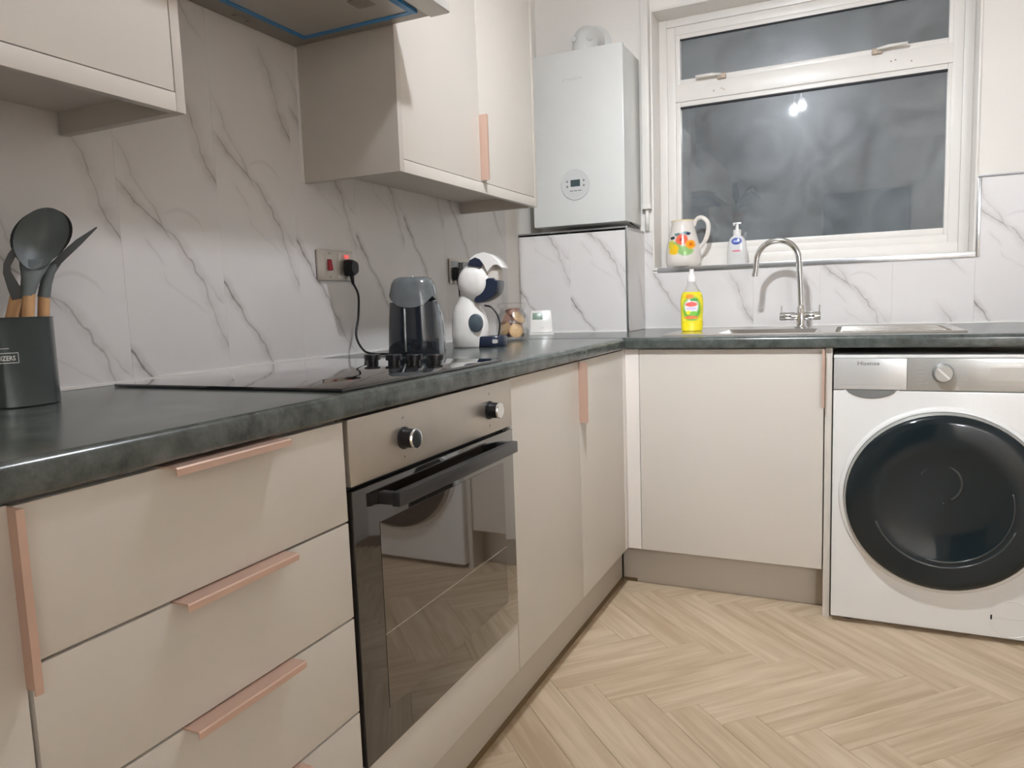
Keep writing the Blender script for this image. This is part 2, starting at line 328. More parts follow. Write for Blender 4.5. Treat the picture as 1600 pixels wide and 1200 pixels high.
def text_bm(s, size, M4, extrude=.0003, bold=False, width=None):
    cu = bpy.data.curves.new('t', 'FONT'); cu.body = s; cu.size = size; cu.extrude = extrude; cu.align_x = 'CENTER'; cu.align_y = 'CENTER'; cu.resolution_u = 2
    if bold: cu.offset = size*.018
    o = bpy.data.objects.new('t', cu); COL.objects.link(o); bpy.context.view_layer.update()
    me = bpy.data.meshes.new_from_object(o.evaluated_get(bpy.context.evaluated_depsgraph_get()))
    bm = B(); bm.from_mesh(me); bpy.data.objects.remove(o); bpy.data.curves.remove(cu); bpy.data.meshes.remove(me)
    if width and bm.verts:
        xs = [v.co.x for v in bm.verts]; k = width/(max(xs)-min(xs))
        for v in bm.verts: v.co.x *= k
    if callable(M4):
        for v in bm.verts: v.co = M4(v.co)
    else: bmesh.ops.transform(bm, matrix=M4, verts=bm.verts)
    return bm
def face_y(x, y, z):   # text readable from -y side
    return Matrix(((1, 0, 0, x), (0, 0, -1, y), (0, 1, 0, z), (0, 0, 0, 1)))
def face_x(x, y, z):   # readable from +x side (text runs along +y)
    return Matrix(((0, 0, 1, x), (1, 0, 0, y), (0, 1, 0, z), (0, 0, 0, 1)))

# ------------------------------------------------------------------ setting
ZC = 2.42; XR = 3.4; YF = -1.32; YD = -3.5; XE = 2.05
YW, YJ, YB, XD, XT = 3.062, 2.327, 2.793, .593, .602
floor = bx('floor', (-.1, XR+.1, YD-.1, 3.3, -.08, -.006), 'sub', kind='structure')
pm = None
w = .1; n_ = 5; O = Vector((1.178-.0707, 1.606+.0707, 0)); da = Vector((1, 1, 0)).normalized(); db = Vector((1, -1, 0)).normalized()
def plank_mesh():
    bm = B(); box(bm, .0003, w*n_-.0003, .0003, w-.0003, -.006, 0)
    bmesh.ops.bevel(bm, geom=[e for e in bm.edges if all(v.co.z > -.001 for v in e.verts)], offset=.0009, segments=1, affect='EDGES')
    bmesh.ops.recalc_face_normals(bm, faces=bm.faces)
    me = bpy.data.meshes.new('floor_plank'); bm.to_mesh(me); bm.free(); me.materials.append(M['oak']); return me
pm = plank_mesh()
def plank(a, b, ang_dir):
    p = O+da*(a*w)+db*(b*w)
    # A: long axis along da, short along db ; B: long along db, short along da
    if ang_dir == 'A': X, Y = da, db
    else: X, Y = db, da
    c = p+X*(w*n_/2)+Y*(w/2)
    if not (.30 < c.x < XR-.02 and (YF+.02 if c.x < XE+.15 else YD+.2) < c.y < 2.56): return
    if c.x > 1.3 and c.y > 2.55: return
    o = bpy.data.objects.new('floor_plank', pm); COL.objects.link(o); o.parent = floor
    # keep right-handed: mesh is symmetric about its short axis, so flip by starting from the far edge
    o.matrix_local = Matrix(((X.x, -Y.x, 0, 0), (X.y, -Y.y, 0, 0), (0, 0, 1, 0), (0, 0, 0, 1))) @ Matrix.Identity(4) if X.cross(Y).z < 0 else Matrix(((X.x, Y.x, 0, 0), (X.y, Y.y, 0, 0), (0, 0, 1, 0), (0, 0, 0, 1)))
    base = p if X.cross(Y).z > 0 else p+Y*w
    o.location = base
for row in range(-8, 8):
    for i in range(-18, 30):
        plank(i+row*n_, i-row*n_, 'A'); plank(i+row*n_, i+1-row*n_, 'B')
ceiling = bx('ceiling', (-.1, XR+.1, YD-.1, 3.3, ZC, ZC+.08), 'wall', kind='structure')
wall_left = bx('wall_left', (-.12, -.006, YF-.1, 3.3, -.006, ZC), 'wall', kind='structure')
bmw = B(); WX0, WX1, WZ0, WZ1 = .515, 1.715, 1.165, 2.245
box(bmw, -.006, WX0, YW+.006, 3.3, -.006, ZC); box(bmw, WX1, XR, YW+.006, 3.3, -.006, ZC); box(bmw, WX0, WX1, YW+.006, 3.3, -.006, WZ0-.006); box(bmw, WX0, WX1, YW+.006, 3.3, WZ1, ZC)
wall_back = obj('wall_back', bmw, 'wall', kind='structure')
wall_right = bx('wall_right', (XR, XR+.12, YD-.1, 3.3, -.006, ZC), 'wall', kind='structure')
DX0, DX1, DZ = 1.02, 1.78, 2.0
bmf = B(); box(bmf, -.006, DX0, YF-.1, YF, -.006, ZC); box(bmf, DX1, XE, YF-.1, YF, -.006, ZC); box(bmf, DX0, DX1, YF-.1, YF, DZ, ZC)
wall_front = obj('wall_front', bmf, 'wall', kind='structure')
bmd = B(); box(bmd, XE-.08, XE, YD, YF-.1, -.006, ZC); box(bmd, XE-.08, XR, YD-.1, YD, -.006, ZC)
obj('wall_fill_bay', bmd, 'wall', kind='structure')  # added bay for the fill lamp; its corner steers that light to the sink run
d1 = thing('door_1', None, None, (1.4, YF, 0), kind='structure')
bx('door_frame', (DX0-.06, DX0, YF, YF+.02, 0, DZ+.06), 'upvc', d1, .003); bx('door_frame', (DX1, DX1+.06, YF, YF+.02, 0, DZ+.06), 'upvc', d1, .003); bx('door_frame', (DX0, DX1, YF, YF+.02, DZ, DZ+.06), 'upvc', d1, .003)
bmh = B(); box(bmh, DX0-.15, DX1+.03, YF-1.3, YF-1.25, -.006, ZC); box(bmh, DX0-.2, DX0-.15, YF-1.3, YF-.1, -.006, ZC); box(bmh, DX1+.03, DX1+.08, YF-1.3, YF-.1, -.006, ZC); box(bmh, DX0-.2, DX1+.08, YF-1.3, YF-.1, ZC, ZC+.05); box(bmh, DX0-.2, DX1+.08, YF-1.3, YF-.1, -.06, -.006)
obj('wall_hall', bmh, 'dark', kind='structure')

# marble cladding panels: object X = across the panel, Z = pattern height
def panel(parent, face, a0, a1, z0, z1, u0, off, fixed):
    bm = B(); g = .00012
    box(bm, u0+g, u0+(a1-a0)-g, -.006, 0, z0-off, z1-off)
    bmesh.ops.bevel(bm, geom=[e for e in bm.edges if all(abs(v.co.y+.006) < 1e-6 for v in e.verts)], offset=.0004, segments=1, affect='EDGES')
    bmesh.ops.recalc_face_normals(bm, faces=bm.faces)
    me = bpy.data.meshes.new('cladding_panel'); bm.to_mesh(me); bm.free(); me.materials.append(M['marble'])
    o = bpy.data.objects.new('cladding_panel', me); COL.objects.link(o); o.parent = parent
    if face == 'x': o.rotation_euler = (0, 0, PI/2); o.location = (fixed-.006, a0-u0, off)
    else: o.location = (a0-u0, fixed+.006, off)
    o.location -= origin(parent)
    return o
offs = [-.42, -.28, -.14, 0, .14, .25, .28, .355, .5, .64]
y = .372
for k, off in zip(range(-1, 9), offs):
    a0 = .627+.255*(k-1)
    panel(wall_left, 'x', a0, min(a0+.255, 2.786), .911, 2.0, 0, off, 0)
panel(wall_left, 'x', -.15, .117, .911, 2.0, 0, -.56, 0)
bx('sealant', (0, .005, -.15, 2.79, .9105, .9155), 'sealant', wall_left)
for a0, a1, z1, u0, off in ((.4795, .68, WZ0-.012, .055, .30), (.68, .935, WZ0-.012, 0, -.40), (.935, 1.19, WZ0-.012, 0, .42), (1.19, 1.445, WZ0-.012, 0, -.15), (1.445, WX1, WZ0-.012, 0, .45), (WX1, 1.955, 1.437, .015, .04), (1.955, 2.21, 1.437, 0, .2), (2.21, 2.6, 1.437, 0, .3)):
    panel(wall_back, 'y', a0, a1, .911, z1, u0, off, YW)
panel(wall_back, 'y', .4795, WX0, WZ0-.012, 1.335, .055, .0, YW)
bx('sealant', (.48, 2.6, YW-.005, YW, .9105, .9155), 'sealant', wall_back)
t1 = thing('trim_1', None, None, (1.1, YW, WZ0), kind='structure')
bx('window_edge_trim', (WX0+.022, WX1, YW-.004, YW+.02, WZ0-.013, WZ0+.008), 'trim', t1, .001)
bx('window_edge_trim', (WX1, WX1+.012, YW-.003, YW+.006, WZ0-.013, 1.437), 'trim', t1, .001)
bx('cladding_top_trim', (WX1, XR, YW-.003, YW+.006, 1.437, 1.445), 'trim', t1, .001)
# boxing below the boiler
wb = bx('wall_boxing', (0, .473, YB+.006, YW+.006, .911, 1.322), 'wall', kind='structure')
panel(wb, 'y', .0, .232, .911, 1.333, .02, .15, YB); panel(wb, 'y', .232, .474, .911, 1.333, 0, .08, YB)
panel(wb, 'x', YB+.006, YW, .911, 1.333, 0, .62, .479)
bx('cladding_panel', (.0, .479, YB, YW, 1.322, 1.333), 'marble', wb)
bx('corner_trim', (.473, .4815, YB-.003, YB+.006, .911, 1.335), 'trim', wb, .001)
bx('corner_trim', (0, .4815, YB-.0025, YB+.006, 1.329, 1.336), 'trim', wb, .001)
bx('sealant', (0, .474, YB-.005, YB, .9105, .9155), 'sealant', wb)
# window
w1 = thing('window_1', 'white painted window with a dark night pane and top light', None, (1.115, 3.19, WZ0), kind='structure')
YFm = 3.195
def frame(name, x0, x1, z0, z1, t, y0, y1, mat='upvc', par=w1, tb=None, tt=None):
    bm = B(); tb = t if tb is None else tb; tt = t if tt is None else tt
    for d in ((x0, x0+t, y0, y1, z0, z1), (x1-t, x1, y0, y1, z0, z1), (x0+t, x1-t, y0, y1, z0, z0+tb), (x0+t, x1-t, y0, y1, z1-tt, z1)): box(bm, *d, bev=.0025)
    return obj(name, bm, mat, par, 35)
frame('reveal_lining', WX0, WX1, WZ0-.004, WZ1, .009, YW, 3.262)
frame('outer_frame', .524, 1.706, WZ0+.004, 2.238, .034, YFm-.008, 3.262, tb=.05)
frame('inner_frame', .558, 1.672, 1.215, 2.204, .035, YFm, 3.262, tb=.035)
bx('transom', (.593, 1.64, YFm-.002, 3.26, 1.888, 1.962), 'upvc', w1, .004)
s1 = frame('lower_sash', .593, 1.643, 1.25, 1.888, .020, YFm+.004, 3.24, tb=.026)
s2 = frame('top_sash', .593, 1.643, 1.962, 2.172, .020, YFm+.003, 3.24)
bx('bead', (.613, 1.623, YFm+.006, 3.216, 1.862, 1.868), 'gap', s1); bx('bead', (.613, 1.623, YFm+.006, 3.216, 2.148, 2.152), 'gap', s2)
bx('pane', (.612, 1.624, 3.21, 3.214, 1.272, 1.87), 'pane', w1); bx('pane', (.612, 1.624, 3.21, 3.214, 1.980, 2.154), 'pane', w1)
bx('window_sill', (WX0+.009, WX1-.009, YW-.002, YFm-.008, WZ0-.003, WZ0+.009), 'upvc', w1, .003)
for xa, xb in ((.66, .79), (1.38, 1.51)):
    bm = B(); s = 1 if xa > 1 else -1; xm = xa if s > 0 else xb
    box(bm, xm-.018, xm+.018, YFm-.016, YFm, 1.958, 1.980, .003)
    st = obj('window_stay', bm, 'rust', w1, 35)
    bm = B(); tube(bm, [(xm, YFm-.016, 1.974), (xm+s*.04, YFm-.026, 1.977), (xm+s*.105, YFm-.030, 1.976)], [.006, .0065, .006], 8); obj('stay_arm', bm, 'upvc', st, True)
for xa, zz in ((.757, 1.915), (.79, 1.92), (.80, 1.914), (1.43, 1.925), (1.445, 1.928), (1.50, 1.915)):
    bm = B(); lathe(bm, (xa, YFm-.001, zz), [(.003, -.003), (.003, 0)], 10, 'y'); obj('screw_hole', bm, 'rust', w1)
# pipe trunking beside the window
tr = thing('trim_2', 'white boxed pipe trunking between the boiler and the window', None, (.5, 3.04, 1.3), kind='structure')
bx('trunking', (.483, .514, 3.032, YW+.006, 1.44, ZC), 'upvc', tr, .003); bm = B(); lathe(bm, (.497, 3.052, 1.335), [(.009, 0), (.009, .105)], 14); obj('pipe', bm, 'upvc', tr, True)
bx('clip', (.481, .516, 3.030, YW+.006, 1.425, 1.445), 'upvc', tr, .002)

# ------------------------------------------------------------------ worktops
def edge_profile(x_front, z0, z1, r=.013, n=5):
    pts = []
    for k in range(n+1): t = PI/2*k/n; pts.append((x_front-r+r*math.sin(t), z1-r+r*math.cos(t)))
    for k in range(n+1): t = PI/2*k/n; pts.append((x_front-r*.5+r*.5*math.cos(t), z0+r*.5-r*.5*math.sin(t)))
    return pts
bm = B(); prism(bm, [(0, .872), (0, .91)]+edge_profile(XT, .872, .91), 'y', -.60, YJ-.0005)
obj('worktop', bm, 'worktop', smooth=35, loc=(.3, .6, .872), label='long dark slate worktop carrying the hob and the utensil pot', cat='worktop')
SX0, SX1, SY0, SY1 = .87, 1.205, 2.475, 2.80
ws = thing('worktop', 'dark slate worktop under the window with the inset sink', 'worktop', (1.0, 2.7, .872))
bm = B(); fp = [(2*YJ-.0+(-p[0]+XT)-YJ+.0, p[1]) for p in edge_profile(XT, .872, .91)]
prism(bm, fp+[(SY0, .872), (SY0, .91)], 'x', .0, 2.2)
box(bm, .0, SX0, SY0, YW+.005, .872, .91); box(bm, SX1, 2.2, SY0, YW+.005, .872, .91); box(bm, SX0, SX1, SY1, YW+.005, .872, .91)
obj('top', bm, 'worktop', ws, 35)
bx('joint_strip', (.0, .6, YJ-.004, YJ+.014, .9095, .9112), 'trim', ws)

# ------------------------------------------------------------------ handles
def h_handle(par, y0, y1, z, x=XD):       # plate on the top edge of a drawer front, lip turned down
    bm = B(); prism(bm, [(x-.012, z-.0005), (x-.012, z+.0018), (x+.024, z+.0018), (x+.0255, z), (x+.0255, z-.008), (x+.0235, z-.008), (x+.0235, z-.0005)], 'y', y0, y1)
    return obj('handle', bm, 'rose', par, label='rose gold edge pull')
def v_handle(par, x, y, z0, z1, side):     # plate on the vertical edge of a door facing +x, lip turned to the door's side (side = -1: towards -y)
    bm = B(); s = side; prism(bm, [(x-.01, y), (x-.01, y+s*.002), (x+.0225, y+s*.002), (x+.0225, y+s*.008), (x+.0245, y+s*.008), (x+.0245, y)], 'z', z0, z1)
    return obj('handle', bm, 'rose', par, label='rose gold edge pull')

ZD0, ZD1 = .157, .868
# far-left base cabinet
c = thing('base_cabinet', 'pale base cabinet cut off by the left edge, left of the drawers', 'cabinet', (.3, .04, ZD0))
bx('carcass', (.02, .573, -.318, .281, ZD0, .871), 'carcass', c)
d = bx('door', (.575, XD, -.318, .2805, ZD0, ZD1), 'door', c, .001); v_handle(d, XD, .2815, .685, .867, -1)
# drawers
c = thing('drawer_unit', 'pale drawer unit with rose gold pulls, left of the oven', 'drawers', (.3, .53, ZD0))
bx('carcass', (.02, .573, .285, .785, ZD0, .871), 'carcass', c)
for z0, z1 in ((.707, .866), (.5485, .7035), (.388, .545), (ZD0, .3845)):
    d = bx('drawer_front', (.575, XD, .2855, .7845, z0, z1), 'door', c, .001); h_handle(d, .452, .641, z1)
# oven housing + oven
c = thing('oven_cabinet', 'pale cabinet around the built-in oven with a filler panel below', 'cabinet', (.3, 1.09, ZD0))
bm = B(); box(bm, .02, .573, .787, .792, ZD0, .871); box(bm, .02, .573, 1.397, 1.402, ZD0, .871); box(bm, .02, .57, .792, 1.397, .26, .276); box(bm, .02, .03, .792, 1.397, .276, .871); box(bm, .02, .57, .792, 1.397, ZD0, ZD0+.016)
obj('carcass', bm, 'carcass', c); bx('filler_panel', (.575, XD, .7885, 1.4005, ZD0, .279), 'door', c, .001)
ov = thing('oven', 'built-in black glass oven with steel control panel under the hob', 'oven', (.3, 1.09, .281))
bx('body', (.05, .574, .796, 1.393, .283, .868), 'ovenblack', ov)
fa = bx('control_panel', (.575, .597, .792, 1.3985, .7595, .868), 'steel', ov, .0015)
for yk in (.947, 1.284):
    bm = B(); lathe(bm, (.597, yk, .812), [(.020, 0), (.020, .003), (.0175, .004), (.0165, .024)], 28, 'x'); kb = obj('knob', bm, 'blackp', ov, 35)
    bm = B(); lathe(bm, (.597, yk, .812), [(.0175, .0235), (.018, .026), (.0165, .028), (.013, .0282)], 28, 'x'); obj('knob_cap', bm, 'chrome', kb, 35)
    for zz in (.812+.036, .812-.034):
        bm = B(); lathe(bm, (.597, yk, zz), [(.0025, 0), (.0025, .0003)], 8, 'x'); obj('dial_mark', bm, 'print_', fa)
bx('vent_gap', (.55, .585, .796, 1.395, .7525, .7595), 'gap', ov)
dr = bx('door', (.576, .597, .793, 1.398, .2815, .7515), 'ovenglass', ov, .0015)
bx('window', (.5965, .5978, .862, 1.343, .352, .683), 'ovenwin', dr)
bx('window_bar', (.5978, .5981, .862, 1.343, .4845, .486), 'steel', dr)
bm = B(); box(bm, .624, .640, .862, 1.333, .712, .737, .002); box(bm, .597, .626, .862, .880, .714, .735, .002); box(bm, .597, .626, 1.312, 1.331, .714, .735, .002)
obj('handle', bm, 'ovenblack', dr, 35)
# corner pair of doors
c = thing('base_cabinet', 'pale double-door base cabinet between the oven and the corner', 'cabinet', (.3, 1.86, ZD0))
bx('carcass', (.02, .573, 1.404, 2.32, ZD0, .871), 'carcass', c)
bx('door', (.575, XD, 1.4045, 1.8695, ZD0, ZD1), 'door', c, .001)
d = bx('door', (.575, XD, 1.8725, 2.315, ZD0, ZD1), 'door', c, .001); v_handle(d, XD, 1.8715, .688, .866, 1)
# corner post
cp = thing('corner_post', 'white corner post between the two runs of base cabinets', 'post', (.6, 2.33, ZD0))
bx('post_face', (.575, XD, 2.3165, 2.3645, ZD0, .870), 'post', cp, .001); bx('post_face', (XD+.0005, .6415, 2.3475, 2.3645, ZD0, .870), 'post', cp, .001)
# sink cabinet
YS = 2.347
c = thing('sink_cabinet', 'pale single-door cabinet under the sink', 'cabinet', (.94, 2.7, ZD0))
bm = B(); box(bm, .644, .66, YS+.019, 3.05, ZD0, .871); box(bm, 1.218, 1.234, YS+.019, 3.05, ZD0, .871); box(bm, .66, 1.218, YS+.019, 3.05, ZD0, ZD0+.016); box(bm, .66, 1.218, 3.04, 3.05, ZD0+.016, .871)
obj('carcass', bm, 'carcass', c)
d = bx('door', (.6435, 1.2325, YS, YS+.018, ZD0, ZD1), 'door', c, .001)
bm = B(); prism(bm, [(1.2335, YS+.012), (1.2355, YS+.012), (1.2355, YS-.0245), (1.2275, YS-.0245), (1.2275, YS-.0225), (1.2335, YS-.0225)], 'z', .685, .867); obj('handle', bm, 'rose', d, label='rose gold edge pull')
ep = bx('end_panel', (1.2365, 1.2565, 2.345, 3.05, .0, .871), 'door', bev=.001, loc=(1.246, 2.7, 0), label='tall pale end panel between sink cabinet and washing machine', cat='panel')
# plinths
p = thing('plinth', 'beige plinth under the cabinets of the oven run', 'plinth', (.54, 1.0, 0)); bx('board', (.529, .5472, -.32, 2.42, .0, .151), 'plinth', p, .001); bx('seal_strip', (.5472, .5500, -.32, 2.42, .0, .016), 'seal', p)
p = thing('plinth', 'short beige plinth under the sink cabinet', 'plinth', (.9, 2.45, 0)); bx('board', (.5475, 1.2355, 2.437, 2.455, .0, .153), 'plinth', p, .001); bx('seal_strip', (.5505, .60, 2.435, 2.437, .0, .012), 'seal', p)

# ------------------------------------------------------------------ wall cabinets and hood
def wall_cab(label, y0, y1, near_panel, doors, loc):
    c = thing('wall_cabinet', label, 'wall cabinet', loc)
    a = y0+(.018 if near_panel else 0); b = y1-.018
    bx('carcass', (.003, .281, a, b, 1.414, 2.12), 'carcass_in', c)
    if near_panel: bx('end_panel', (.003, .302, y0, y0+.018, 1.374, 2.13), 'carcass', c, .001)
    bx('end_panel', (.003, .302, y1-.018, y1, 1.374, 2.13), 'carcass', c, .001)
    bx('pelmet', (.284, .302, a+.0005, b-.0005, 1.374, 1.4045), 'door', c, .001)
    out = []
    for d0, d1_ in doors: out.append(bx('door', (.283, .301, d0, d1_, 1.4065, 2.12), 'door', c, .001))
    return c, out
wall_cab('pale wall cabinet above the utensil pot, left of the hood', -.42, .793, False, ((-.42, .172), (.175, .7735)), (.15, .2, 1.374))
c, ds = wall_cab('pale wall cabinet with rose gold pull between hood and boiler', 1.432, 2.295, True, ((1.4515, 1.870), (1.873, 2.2755)), (.15, 1.86, 1.374))
v_handle(ds[1], .301, 1.872, 1.410, 1.600, 1)
bx('sealant', (0.0, .005, 1.427, 1.432, 1.374, 1.713), 'sealant', c)
hd = thing('cooker_hood', 'steel cooker hood with blue protective film above the hob', 'hood', (.23, 1.11, 1.713))
H0, H1 = .799, 1.428
bm = B(); prism(bm, [(.003, 1.716), (.452, 1.716), (.456, 1.718), (.456, 1.731), (.40, 1.752), (.003, 1.752)], 'y', H0, H1); obj('tray', bm, 'hood', hd)
bm = B(); prism(bm, [(.410, 1.712), (.458, 1.712), (.461, 1.715), (.461, 1.7325), (.452, 1.736), (.457, 1.7325), (.457, 1.716), (.41, 1.716)], 'y', H0, H1); obj('visor', bm, 'visor', hd)
bx('body', (.003, .30, H0+.002, H1-.002, 1.752, 1.95), 'visor', hd, .002); bx('chimney', (.003, .25, 1.0, 1.23, 1.95, ZC-.002), 'steel', hd, .002)
fl = bx('filter', (.083, .385, .86, 1.372, 1.711, 1.716), 'filt', hd, .001); bx('filter_latch', (.30, .345, 1.255, 1.30, 1.7085, 1.711), 'hood', fl, .001)
for d in ((.069, .399, 1.370, 1.386), (.069, .399, .846, .86), (.069, .085, .86, 1.370), (.383, .399, .86, 1.370)): bx('blue_film', (d[0], d[1], d[2], d[3], 1.7095, 1.716), 'blue', hd)
bm = B(); tube(bm, [(.02, 1.2, 1.7155), (.035, 1.2, 1.7135), (.035, 1.24, 1.7135), (.02, 1.24, 1.7155)], .0012, 6); obj('wire_clip', bm, 'hood', hd)

# ------------------------------------------------------------------ hob
hb = thing('hob', 'black glass hob set into the worktop above the oven', 'hob', (.31, 1.09, .91))
bx('glass_top', (.048, .583, .802, 1.386, .9105, .9165), 'black', hb, .0015)
for xk in (.307, .366, .421, .476):
    bm = B(); lathe(bm, (xk, 1.268, .9165), [(.0135, 0), (.0135, .006), (.0185, .0065), (.019, .018), (.0175, .0195), (.001, .0195)], 28); obj('knob', bm, 'blackp', hb, 35)
# ------------------------------------------------------------------ sockets and plugs
def socket(label, y0, y1, z0, z1):
    s = thing('wall_socket', label, 'socket', (0, (y0+y1)/2, (z0+z1)/2))
    bx('back_box', (.0, .003, y0+.002, y1-.002, z0+.002, z1-.002), 'gap', s); bx('plate', (.003, .009, y0, y1, z0, z1), 'steel', s, .002)
    return s
s = socket('steel cooker switch with red rocker on the marble wall', 1.458, 1.613, 1.122, 1.205)
bm = B(); box(bm, .009, .010, 1.487, 1.522, 1.139, 1.190); obj('switch_bezel', bm, 'steel', s)
bm = B(); prism(bm, [(.010, 1.148), (.0165, 1.150), (.0125, 1.178), (.010, 1.18)], 'y', 1.498, 1.513); obj('rocker', bm, 'red', s)
bx('neon', (.009, .013, 1.572, 1.590, 1.184, 1.194), 'neon', s, .001); bx('socket_face', (.009, .0095, 1.545, 1.608, 1.13, 1.198), 'steel', s)
for yy in (1.508,):
    for zz in (1.196, 1.131): bm = B(); lathe(bm, (.009, yy, zz), [(.0025, 0), (.0025, .001)], 10, 'x'); obj('screw', bm, 'trim', s)
def plug(label, y, z, path, half=.0205):
    p = thing('plug', label, 'plug', (.0095, y, z))
    bm = B(); loft(bm, [ring((x, y, z), a, b, 28, 3.2, (0, 1, 0), (0, 0, 1)) for x, a, b in ((.0102, half, half+.003), (.022, half, half+.003), (.030, half*.93, half*.97), (.036, half*.75, half*.78))]); obj('body', bm, 'blackp', p, 40)
    bm = B(); tube(bm, [(.020, y+.002, z-half), (.020, y+.004, z-half-.012), (.020, y+.006, z-half-.026)], [.0065, .0055, .004], 12); obj('cord_grip', bm, 'blackp', p, True)
    bm = B(); tube(bm, smooth_path([(.020, y+.006, z-half-.022)]+path, 10), .0032, 8); obj('cord', bm, 'cord', p, True)
plug('black plug in the cooker switch with its cord trailing to the black appliance', 1.586, 1.158, [(.03, 1.60, 1.08), (.035, 1.588, 1.02), (.045, 1.56, .965), (.06, 1.57, .925), (.09, 1.575, .9145), (.128, 1.568, .9142), (.150, 1.567, .9142)])
s = socket('steel double socket on the wall behind the white coffee machine', 2.172, 2.328, 1.121, 1.209)
bx('socket_face', (.009, .0098, 2.18, 2.235, 1.13, 1.20), 'silverd', s); bx('socket_face', (.009, .0098, 2.268, 2.322, 1.13, 1.20), 'silverd', s)
for yy in (2.243, 2.258): bx('switch', (.009, .0125, yy-.006, yy+.006, 1.165, 1.197), 'blackp', s, .001)
for yy, zz, hh in ((2.295, 1.178, .011), (2.286, 1.15, .005), (2.304, 1.15, .005)): bx('pin_hole', (.0096, .0100, yy-.0025, yy+.0025, zz-hh, zz+hh), 'gap', s)
plug('black plug in the double socket behind the coffee machine', 2.205, 1.155, [(.02, 2.215, 1.07), (.02, 2.21, 1.02), (.03, 2.19, .96), (.05, 2.12, .9142), (.09, 2.07, .9142), (.12, 2.03, .9142)])

# ------------------------------------------------------------------ boiler
bo = thing('boiler', 'white wall boiler with round control panel beside the window', 'boiler', (.277, 2.93, 1.356))
bx('casing', (.078, .474, 2.806, 3.04, 1.358, 2.046), 'boiler', bo, .006); bx('front_cover', (.076, .476, 2.789, 2.815, 1.356, 2.049), 'boiler', bo, .007)
bx('wall_bracket', (.10, .45, 3.04, YW+.006, 1.45, 2.0), 'boiler', bo)
bm = B(); lathe(bm, (.267, 2.7895, 1.519), [(.0635, 0), (.0635, -.002), (.061, -.004), (.06, -.004)], 40, 'y'); dc = obj('control_panel', bm, 'disc', bo, 35)
bx('display', (.247, .288, 2.7845, 2.786, 1.511, 1.538), 'lcd', dc)
for xx, zz in ((.232, 1.533), (.232, 1.513), (.304, 1.533), (.304, 1.513)): bm = B(); lathe(bm, (xx, 2.7857, zz), [(.0048, 0), (.004, -.0015), (.001, -.0015)], 14, 'y'); obj('button', bm, 'print_', dc)
for xx in (.250, .268, .286): bx('print_line', (xx-.007, xx+.007, 2.7850, 2.7857, 1.492, 1.496), 'print_', dc)
bm = text_bm('WORCESTER', .013, face_y(.274, 2.7887, 1.937), width=.066); obj('lettering', bm, 'lprint', bo)
bm = B(); prism(bm, [(.217, 1.929), (.224, 1.936), (.232, 1.944), (.243, 1.9445), (.232, 1.941), (.226, 1.934)], 'y', 2.7883, 2.7890); obj('swoosh', bm, 'lprint', bo)
bm = B(); lathe(bm, (.272, 2.93, 2.046), [(.062, 0), (.062, .014), (.056, .018), (.053, .03)], 32); tube(bm, smooth_path([(.272, 2.93, 2.07), (.272, 2.932, 2.10), (.272, 2.945, 2.132), (.272, 2.98, 2.148), (.272, 3.02, 2.15), (.272, YW+.006, 2.15)], 6), .053, 28); fe = obj('flue_elbow', bm, 'boiler', bo, 40)
bm = B(); lathe(bm, (.272, YW+.004, 2.15), [(.075, 0), (.075, -.01), (.056, -.02), (.054, -.02)], 32, 'y'); obj('flue_collar', bm, 'boiler', bo, 40)
bm = B(); lathe(bm, (.240, 2.905, 2.125), [(.011, 0), (.011, -.022), (.009, -.024), (.001, -.024)], 18, 'y'); obj('test_cap', bm, 'boiler', fe, 35)
bm = B(); lathe(bm, (.307, 2.905, 2.120), [(.011, 0), (.011, -.022), (.009, -.024), (.001, -.024)], 18, 'y'); obj('test_cap', bm, 'boiler', fe, 35)
bm = B(); tube(bm, [(.472, 2.87, 1.357), (.474, 2.92, 1.350), (.476, 2.99, 1.343)], .003, 6); obj('cable', bm, 'cord', bo, True)

# ------------------------------------------------------------------ washing machine
W0 = 2.32; wx = 1.2605; wc = wx+.3
wm = thing('washing_machine', 'white front-loading washing machine with dark round door', 'washing machine', (wc, 2.6, 0))
bx('cabinet', (wx, wx+.6, W0, 2.92, .018, .7435), 'white', wm, .006); bx('lid', (wx, wx+.6, W0+.004, 2.92, .8405, .85), 'white', wm, .003); bx('upper_shell', (wx+.001, wx+.599, W0+.012, 2.92, .7435, .8405), 'white', wm)
cpn = bx('control_panel', (wx+.2, wx+.599, W0, W0+.012, .7455, .840), 'silver', wm, .0015)
dw = bx('detergent_drawer', (wx+.001, wx+.1995, W0-.002, W0+.012, .7455, .840), 'silverl', wm, .003)
# finger recess below the drawer
bm = B(); pts = [(wx+.035+.14*k/16, .7445-.027*math.sin(PI*k/16)**.6) for k in range(17)]; prism(bm, pts, 'y', W0-.0012, W0+.003); obj('drawer_grip', bm, 'silverd', dw)
bm = B(); pts = [(wx+.028+.154*k/16, .7445-.034*math.sin(PI*k/16)**.6) for k in range(17)]; prism(bm, pts, 'y', W0-.0006, W0+.003); obj('grip_edge', bm, 'gloss', dw)
bm = text_bm('Hisense', .017, face_y(wx+.096, W0-.0023, .825), bold=True, width=.06); obj('lettering', bm, 'print_', dw)
bx('print_line', (wx+.02, wx+.185, W0-.0023, W0-.002, .7595, .7605), 'lprint', dw)
bm = B(); lathe(bm, (1.5525, W0, .797), [(.0285, 0), (.0275, -.006), (.0245, -.0075)], 40, 'y'); k = obj('knob_ring', bm, 'silverd', cpn, 35)
bm = B(); lathe(bm, (1.5525, W0, .797), [(.0245, -.006), (.024, -.02), (.022, -.022), (.001, -.022)], 40, 'y'); kb = obj('knob', bm, 'silver', wm, 35)
